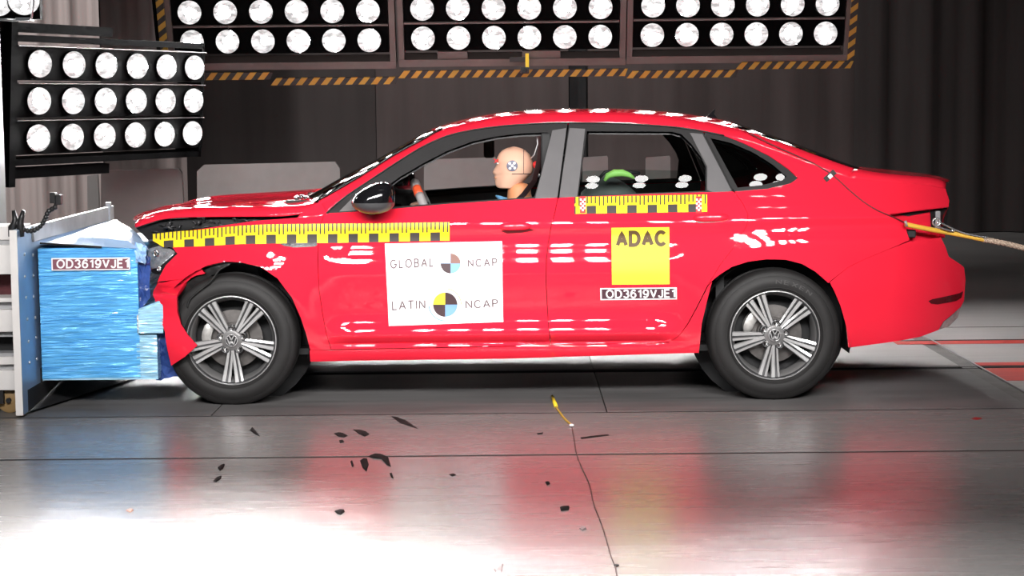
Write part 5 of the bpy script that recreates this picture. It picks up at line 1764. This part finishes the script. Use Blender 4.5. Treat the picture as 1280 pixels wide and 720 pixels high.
def stack(name, px0, px1, pyt, pyb, Y, depth, pitch, m, seed):
    """every foil layer a slab of its own, slightly uneven"""
    a = P(px0, pyb, Y); c = P(px1, pyt, Y)
    return a[0], c[0], a[2], c[2]
x0_, x1_, z0_, z1_ = stack('', 53, 171, 309, 474, 0.0, 1.0, 0, FOIL, 1)
ridged_block('foil_block', x0_, x1_, 0.0, 1.0, z0_ + 0.0, z1_, 44, FOIL, 2)
b = MB(); b.box(x0_ + 0.002, x1_ - 0.002, 0.002, 0.99, z0_ - 0.006, z0_ + 0.02); b.build('base_sheet', FOIL_EDGE, bar)
x2_, x3_, z2_, z3_ = stack('', 171.5, 196, 418.5, 475, 0.0, 1.0, 0, FOIL, 1)
ridged_block('bumper_block', x2_ + 0.002, x3_, 0.0, 1.0, z2_, z3_, 16, FOIL_EDGE, 5, 0.0025)
# torn upper bumper slab, tilted
a = P(174, 417, 0.0); 
bm_ = ridged_block('torn_bumper_block', 0.0, 0.122, -0.02, 0.9, 0.0, 0.125, 11, FOIL_EDGE, 9, 0.0025)
for v in bm_.data.vertices:
    # bend the slab: top leans over towards the car
    co = v.co + Vector(bar.location)
    x, y, z = co
    if z > 0.10: z = z + 0.045 * (x / 0.12)
    v.co = Vector((a[0] + x + 0.02 * z, y, a[2] + z - 0.0 * x)) - bar.location
HONEY = mat('honeycomb_alu', (0.50, 0.46, 0.42), 0.4, 0.6, noise=0.5, nscale=60, bump=0.6, bscale=120)
pts = [(171, 394), (177, 392), (181, 402), (180, 416), (172, 417)]
vs = [P(x, y, -0.012) for x, y in pts] + [P(x, y, 0.2) for x, y in pts]
mesh('torn_honeycomb', vs, [(0, 4, 3, 2, 1), (5, 6, 7, 8, 9)] + [(i, (i + 1) % 5, 5 + (i + 1) % 5, 5 + i) for i in range(5)], HONEY, bar)
# crumpled sheet on top, and the shiny blue film between barrier and car
def crumple(name, quad_pts, nu, nv, m, amp, seed, thick=0.002):
    """quad_pts: 4 world corners (a, b, c, d)"""
    rnd = random.Random(seed)
    a_, b_, c_, d_ = [np.array(q) for q in quad_pts]
    rows = []
    for i in range(nv + 1):
        r = []
        for j in range(nu + 1):
            u, v = j / nu, i / nv
            p = (a_ * (1 - u) + b_ * u) * (1 - v) + (d_ * (1 - u) + c_ * u) * v
            k = amp * (1 if 0 < j < nu and 0 < i < nv else 0.4)
            r.append(p + np.array((rnd.uniform(-k, k), rnd.uniform(-k, k), rnd.uniform(-k, k))))
        rows.append(r)
    o = grid_mesh(name, rows, m, bar, thick=thick)
    set_smooth(o.data, False)
    return o
tA = P(51, 305.5, -0.012); tB = P(172, 308.5, -0.012); tC = P(182, 303, 0.3); tD = P(140, 276, 0.55); tE = P(52, 303, 0.05)
vs = [P(51, 305, -0.014), P(90, 306.5, -0.014), P(130, 308, -0.014), P(172, 310, -0.014),          # 0-3 front edge
      P(70, 299, 0.15), P(100, 296, 0.12), P(132, 298, 0.08), P(160, 301, 0.06), P(186, 312, 0.03),   # 4-8
      P(96, 291, 0.4), P(121, 284, 0.36), P(146, 288, 0.26), P(166, 293, 0.2), P(178, 300, 0.15),      # 9-13
      P(118, 282, 0.7), P(139, 276, 0.6), P(146, 274.5, 0.52), P(152, 279, 0.45), P(166, 287, 0.36), P(176, 296, 0.3),   # 14-19
      P(150, 300, 0.9), P(60, 304, 0.8)]
fs = [(0, 1, 4), (1, 5, 4), (1, 2, 5), (2, 6, 5), (2, 3, 6), (3, 7, 6), (3, 8, 7), (4, 5, 9), (5, 10, 9), (5, 6, 10), (6, 11, 10), (6, 7, 11), (7, 12, 11), (7, 8, 13), (7, 13, 12),
      (9, 10, 14), (10, 15, 14), (10, 11, 15), (11, 16, 15), (11, 17, 16), (11, 12, 17), (12, 18, 17), (12, 13, 18), (13, 19, 18), (14, 15, 20), (15, 16, 20), (16, 17, 20), (17, 18, 20), (18, 19, 20), (4, 9, 21), (9, 14, 21), (14, 20, 21), (0, 4, 21)]
o = mesh('crumpled_top_sheet', vs, fs, FOIL_TOP, bar)
o.modifiers.new('thick', 'SOLIDIFY').thickness = 0.003
b = MB(); 
pts = [P(50, 304, -0.016), P(90, 306.5, -0.018), P(127, 309, -0.016)]
b.tube(pts, 0.005, 6); b.build('dark_gap', GROOVE, bar)
crumple('blue_film', (P(171, 312, 0.03), P(188, 322, 0.03), P(187, 372, 0.03), P(171, 395, 0.03)), 6, 9, FILM, 0.009, 3)
crumple('blue_film', (P(168, 302, 0.0), P(183, 308, -0.01), P(182, 330, -0.01), P(170, 328, 0.0)), 6, 6, mat('pale_film', (0.35, 0.55, 0.85), 0.15, 0, 0.5, noise=0.4, nscale=14), 0.010, 6)
crumple('blue_film', (P(196, 395, 0.06), P(212, 420, 0.06), P(222, 470, 0.10), P(196, 476, 0.08)), 5, 8, FILM, 0.014, 8)
# number sign on the block
def bar_place(x, y, lift=-0.0105):
    return P(x, y, lift)
b = MB(); q0 = P(65.5, 338, 0); q1 = P(162.8, 321.5, 0)
b.box(q0[0], q1[0], -0.0145, -0.003, q0[2], q1[2]); nb = b.build('number_sign', WHITE_CARD, bar)
nb['label'] = 'maroon sign with white frame reading OD3619VJE1'
b = MB(); q0 = P(67.2, 336.5, 0); q1 = P(161.5, 323, 0); b.box(q0[0], q1[0], -0.0165, -0.0105, q0[2], q1[2]); b.build('sign_field', PLATE_MAROON, nb)
lettering('OD3619VJE1', [(70.5, 324.3), (160.8, 323.6), (160.8, 335.2), (70.5, 335.6)], WHITE_CARD, nb, 0.20, 0.12, place=lambda x, y: P(x, y, -0.0185))
# steel frame of the carriage behind the plate
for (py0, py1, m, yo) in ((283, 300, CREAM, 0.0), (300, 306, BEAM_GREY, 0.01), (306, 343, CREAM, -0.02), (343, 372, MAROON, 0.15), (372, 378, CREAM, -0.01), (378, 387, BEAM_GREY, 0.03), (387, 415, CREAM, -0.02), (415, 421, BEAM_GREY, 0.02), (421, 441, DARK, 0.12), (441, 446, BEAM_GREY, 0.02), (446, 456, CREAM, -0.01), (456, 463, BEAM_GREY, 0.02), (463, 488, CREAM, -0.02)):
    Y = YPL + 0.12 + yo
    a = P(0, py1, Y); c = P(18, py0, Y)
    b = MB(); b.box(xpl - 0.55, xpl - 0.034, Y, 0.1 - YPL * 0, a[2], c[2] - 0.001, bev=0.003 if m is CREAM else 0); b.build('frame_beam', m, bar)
q = P(18, 495, -0.12)
b = MB(); b.lathe([(0.0005, -0.03), (0.05, -0.03), (0.064, -0.022), (0.064, 0.022), (0.05, 0.03), (0.0005, 0.03)], (xpl - 0.105, -0.12, 0.064), 28); cw = b.build('caster', mat('caster_tan', (0.33, 0.21, 0.09), 0.5, noise=0.1), bar); sharp(cw, 40)
b = MB(); b.box(xpl - 0.15, xpl - 0.125, -0.18, -0.06, 0.05, 0.135); b.box(xpl - 0.15, xpl - 0.04, -0.18, -0.06, 0.12, 0.14); b.tube([(xpl - 0.105, -0.17, 0.064), (xpl - 0.105, -0.07, 0.064)], 0.012, 8); b.build('caster_fork', DARK, bar)
b = MB(); b.box(xpl - 0.60, xpl - 0.16, 0.0, 1.4, 0.02, 0.14); b.build('carriage_base', DARK, bar)
# sloping brace under the block
b = MB()
b.add([(xpl, -0.2, 0.012), (xpl, 1.6, 0.012), (xpl + 0.30, 0.9, 0.012), (xpl, -0.2, 0.12), (xpl, 1.6, 0.12), (xpl + 0.02, 0.9, 0.12)], [(0, 2, 1), (3, 4, 5), (0, 1, 4, 3), (0, 3, 5, 2), (1, 2, 5, 4)]); b.build('foot_brace', DARK, bar)

# camera clamp with a jointed arm
YCL = -0.22
clampo = empty('clamp_arm', tuple(P(22, 287, YCL)), 'black spring clamp with a jointed arm and two small black boxes, on the barrier plate', 'clamp')
CLAMP = mat('clamp_black', (0.02, 0.02, 0.021), 0.3, noise=0.2)
for pts in ([(13.5, 296), (15, 285), (18.5, 279), (19, 274), (17, 263)], [(27, 296), (26, 285), (25.5, 278), (27, 272), (29.5, 263)]):
    b = MB(); b.tube([P(x, y, YCL) for x, y in pts], [0.013, 0.02, 0.017, 0.014, 0.010], 8); b.build('jaw', CLAMP, clampo, True)
b = MB(); b.tube([P(19, 279, YCL), P(26, 279, YCL)], 0.012, 10); b.build('pivot', STEEL, clampo, True)
pth = smooth_poly([(30, 287), (36, 289), (42, 288.5), (48, 285), (53, 280), (57, 273), (60, 264), (64, 262), (69, 259)], 2)
pp = [P(x, y, YCL) for x, y in pth]
L_ = np.r_[0, np.cumsum([np.linalg.norm(pp[i + 1] - pp[i]) for i in range(len(pp) - 1)])]
nj = 13
for k in range(nj):
    t = L_[-1] * k / (nj - 1)
    q = np.array([np.interp(t, L_, [p[c_] for p in pp]) for c_ in range(3)])
    b = MB(); b.ellipsoid(q, (0.0125, 0.0125, 0.0125), 10, 8); o = b.build('joint_ball', CLAMP, clampo, True)
b = MB(); b.tube(pp, 0.006, 8); b.build('arm_core', STEEL, clampo, True)
for (x, y0_, y1_) in ((66.6, 240.5, 254), (73.6, 243, 256)):
    a = P(x - 3.2, y1_, YCL); c = P(x + 3.2, y0_, YCL)
    b = MB(); b.box(a[0], c[0], YCL - 0.02, YCL + 0.025, a[2], c[2], bev=0.004); b.build('small_box', CLAMP, clampo)
b = MB(); b.tube([P(69, 259, YCL), P(70, 254, YCL)], 0.009, 8); b.build('box_mount', CLAMP, clampo)

# ================================================================== rope, hook and cable at the rear
rope = empty('tow_rope', tuple(on_side(1133, 281, -0.03)), 'yellow sleeved tow rope ending pale, hooked at the empty tail lamp opening', 'rope')
def yl(px):       # the rope leaves the car towards the camera side a little
    return np.interp(px, [1130, 1186, 1390], [float(on_side(1133, 281)[1]) - 0.05, 0.16, 0.15])
pth = smooth_poly([(1132, 280.5), (1150, 284.5), (1175, 289), (1200, 293.2), (1230, 299.5)], 2)
b = MB(); b.tube([P(x, y, yl(x)) for x, y in pth], 0.0125, 12); b.build('yellow_sleeve', mat('sleeve_yellow', (0.90, 0.52, 0.07), 0.5, noise=0.08), rope, True)
ROPE = mat('rope_tan', (0.62, 0.47, 0.36), 0.8, noise=0.25, nscale=60, bump=0.8, bscale=160)
pth2 = smooth_poly([(1229, 299.3), (1245, 302), (1262, 305.6), (1292, 313), (1340, 327), (1420, 352)], 2)
core = [P(x, y, yl(x)) for x, y in pth2]
for k in range(3):
    pts = []
    A_ = resample(core, 0.006, False)
    for i, q in enumerate(A_):
        t = i * 0.55 + k * 2 * PI / 3
        pts.append(q + np.array((0, math.cos(t) * 0.0065, math.sin(t) * 0.0065)))
    b = MB(); b.tube(pts, 0.0085, 8); b.build('strand', ROPE, rope, True)
HOOK = mat('hook_steel', (0.62, 0.62, 0.63), 0.25, 0.8, noise=0.1)
ring = [P(1170.5 + 4.6 * math.cos(t), 277.5 + 4.6 * math.sin(t), yl(1170) - 0.025) for t in np.linspace(0, 2 * PI, 21)]
b = MB(); b.tube(ring, 0.005, 8, caps=False); b.build('ring', HOOK, rope, True)
pth3 = [(1173, 277), (1180, 280.5), (1187, 284), (1192, 286), (1193, 288.5), (1187, 288.5), (1179, 286), (1172, 282.5), (1171.5, 278.5), (1173, 277)]
b = MB(); b.tube([P(x, y, yl(x) - 0.03) for x, y in pth3], 0.0045, 8, caps=False); b.build('snap_hook', HOOK, rope, True)
b = MB(); b.tube([P(x, y, yl(x) - 0.02) for x, y in smooth_poly([(1192, 286.5), (1206, 292), (1218, 294.5), (1234, 296.8)], 2)], 0.004, 8); b.build('steel_wire', HOOK, rope, True)
b = MB(); b.tube([P(1131.5, 276, yl(1132) - 0.01), P(1133.5, 283, yl(1132) - 0.01)], 0.007, 8); b.build('sleeve_end', CALIPER, rope, True)
CABLE = mat('dark_red_cable', (0.12, 0.008, 0.012), 0.5, noise=0.1)
cab = empty('sensor_cable', tuple(on_side(1040, 219)), 'thin dark cable taped along the rear pillar down to the tail lamp opening', 'cable')
pth = smooth_poly([(930, 162), (945, 171), (965, 181), (990, 192), (1015, 203), (1034, 214), (1046, 223), (1062, 238), (1080, 253), (1098, 264), (1115, 270.5), (1132, 279)], 2)
pts = []
for x, y in pth:
    q = on_side(x, y, -0.004); pts.append(q)
b = MB(); b.tube(pts, 0.0035, 6); b.build('wire', CABLE, cab, True)
def side_quad(c, hx, hy_, rot, m, name, parent, lift):
    cs_, sn = math.cos(rot), math.sin(rot)
    vs = []
    for (u, v) in ((-hx, -hy_), (hx, -hy_), (hx, hy_), (-hx, hy_)):
        vs.append(on_side(c[0] + u * cs_ - v * sn, c[1] + u * sn + v * cs_, lift))
    o = mesh(name, vs, [(0, 3, 2, 1)], m, parent)
    o.modifiers.new('thick', 'SOLIDIFY').thickness = 0.002
side_quad((1037.5, 219.5), 8.2, 3.4, math.radians(-42), BLACK_PRINT, 'black_tape', cab, -0.009)
side_quad((1038, 220.3), 2.6, 2.4, math.radians(-42), WHITE_CARD, 'white_tape', cab, -0.011)

# ================================================================== on the floor
yc_ = PF(693, 503)
fl = empty('floor_cable', tuple(yc_), 'thin cable with a yellow plug running over the floor towards the camera', 'cable')
def on_floor(px, py, z=0.0):
    return PF(px, py, z)
b = MB(); a = on_floor(690.5, 497); c = on_floor(695, 509.5)
b.tube([a + np.array((0, 0, 0.006)), c + np.array((0, 0, 0.006))], [0.008, 0.010], 10)
b.build('yellow_plug', mat('plug_yellow', (0.75, 0.55, 0.03), 0.5, noise=0.1), fl, True)
b = MB(); b.tube([on_floor(x, y) + np.array((0, 0, 0.004)) for x, y in smooth_poly([(695, 509.5), (700, 517), (706, 525), (714, 532)], 2)], 0.005, 8); b.build('yellow_lead', mat('lead_yellow', (0.55, 0.38, 0.05), 0.5, noise=0.1), fl, True)
b = MB(); b.ellipsoid(on_floor(714.5, 533) + np.array((0, 0, 0.006)), (0.012, 0.02, 0.006), 10, 6); b.build('white_clip', WHITE_CARD, fl, True)
b = MB(); b.tube([on_floor(x, y) + np.array((0, 0, 0.0022)) for x, y in smooth_poly([(715, 534), (718, 551), (720, 567), (727, 585), (738, 607), (741.5, 630), (750, 650), (757, 671), (764, 697), (769, 707), (772, 724)], 2)], 0.0026, 6); b.build('dark_lead', mat('lead_dark', (0.10, 0.06, 0.055), 0.6, noise=0.1), fl, True)
b = MB(); b.ellipsoid(on_floor(770.5, 708) + np.array((0, 0, 0.004)), (0.009, 0.012, 0.004), 8, 6); b.build('cable_clip', DARK, fl, True)

SHARD = mat('shard_black', (0.022, 0.018, 0.018), 0.9, noise=0.3, spec=0.1)
SHARD_R = mat('shard_red', (0.28, 0.02, 0.02), 0.4, noise=0.2)
SHARD_P = mat('shard_pale', (0.55, 0.33, 0.27), 0.5, noise=0.2)
def shard(pts, label, m=SHARD, h=0.006, name='debris_shard'):
    n = len(pts)
    lo = [on_floor(x, y, 0.0) for x, y in pts]
    c_ = np.mean(lo, axis=0)
    vs = [(p[0], p[1], 0.0006) for p in lo] + [(c_[0] + (p[0] - c_[0]) * 0.82, c_[1] + (p[1] - c_[1]) * 0.82, h * (0.6 + 0.8 * ((i * 7) % 5) / 5)) for i, p in enumerate(lo)]
    vs = [(v[0], v[1], v[2]) for v in vs]
    b = MB()
    b.add(vs, [tuple(range(n))[::-1], tuple(range(n, 2 * n))] + [(i, (i + 1) % n, n + (i + 1) % n, n + i) for i in range(n)])
    root = None
    o = b.build(name, m)
    tag(o, label, 'debris')
    return o
shard([(272, 585), (276, 582), (281, 581), (279, 586), (275, 589)], 'black shard on the floor, farther of the pair in front of the front wheel')
shard([(266, 602), (270, 598), (277, 596), (276, 599), (270, 603)], 'black shard on the floor, nearer of the pair in front of the front wheel')
shard([(312, 538), (315, 534), (322, 543), (325, 546), (319, 543)], 'black sliver on the floor just below the front tyre')
shard([(417, 542), (423, 541), (429, 543), (435, 545), (430, 547), (423, 546)], 'black shard left of the feathery fragment, on the strip beside the car')
shard([(424, 551), (428, 550.5), (430, 553), (425, 554)], 'tiny black crumb just below the black shard on the strip beside the car')
shard([(441, 537), (450, 538), (458, 541), (462, 543), (456, 546), (449, 543)], 'feathery dark fragment on the strip beside the car')
shard([(450, 576), (454, 573), (459, 574), (461, 581), (458, 590), (453, 585)], 'black leaf shaped shard left of the largest shard, below the long floor joint')
shard([(459, 571), (468, 567), (475, 568), (485, 571), (489, 584), (484, 582), (477, 574), (466, 573)], 'largest black shard, curved and lying across the long floor joint')
shard([(487, 592), (489.5, 591.5), (492, 599), (489, 597)], 'small black shard right below the largest shard')
shard([(438, 577), (440, 576), (442, 583), (440, 584)], 'thin dark splinter left of the leaf shaped shard')
shard([(418, 639.5), (425, 638), (431, 640), (426, 644), (422, 643)], 'black three cornered shard alone on the bright floor', h=0.008)
shard([(617, 712), (622, 707), (629, 706), (627, 716), (620, 716)], 'pale grey shard with a dark rim at the bottom edge', mat('shard_grey', (0.25, 0.20, 0.20), 0.4, noise=0.3))
shard([(700, 634), (705, 633.5), (712, 634), (711, 638), (701, 639)], 'dark square chip left of the floor cable')
shard([(681.5, 603), (685, 602.5), (687.5, 605), (684, 607)], 'small dark chip in the red reflection left of the floor cable')
shard([(724, 661), (729, 659), (733, 662), (728, 664)], 'greyish blurred chip nearest to the floor cable', mat('shard_soft', (0.22, 0.17, 0.17), 0.6, noise=0.3))
shard([(157, 638.5), (162, 637), (167, 638.5), (163, 641)], 'small reddish chip on the white floor at the left', SHARD_P)
shard([(488, 520), (495, 521), (508, 526), (520, 534), (523, 536.5), (512, 533), (500, 529)], 'long dark sliver between the white sticker and the joint', h=0.003)
shard([(725, 547), (740, 545), (760, 543), (762, 544.5), (742, 547), (727, 549)], 'long dark skid mark right of the yellow lead', h=0.002)  # skid mark built as a thin raised sliver
shard([(1213, 523.5), (1219, 522), (1228, 523.5), (1221, 525)], 'small red fragment at the right near the cross channel', SHARD_R, 0.004)
shard([(671, 541.5), (679, 541), (678, 543), (672, 543.5)], 'thin dark crumb left of the yellow lead', h=0.003)
shard([(561, 593), (567, 592), (570, 594), (565, 596)], 'dark speck on the pale floor under the front door', h=0.003)
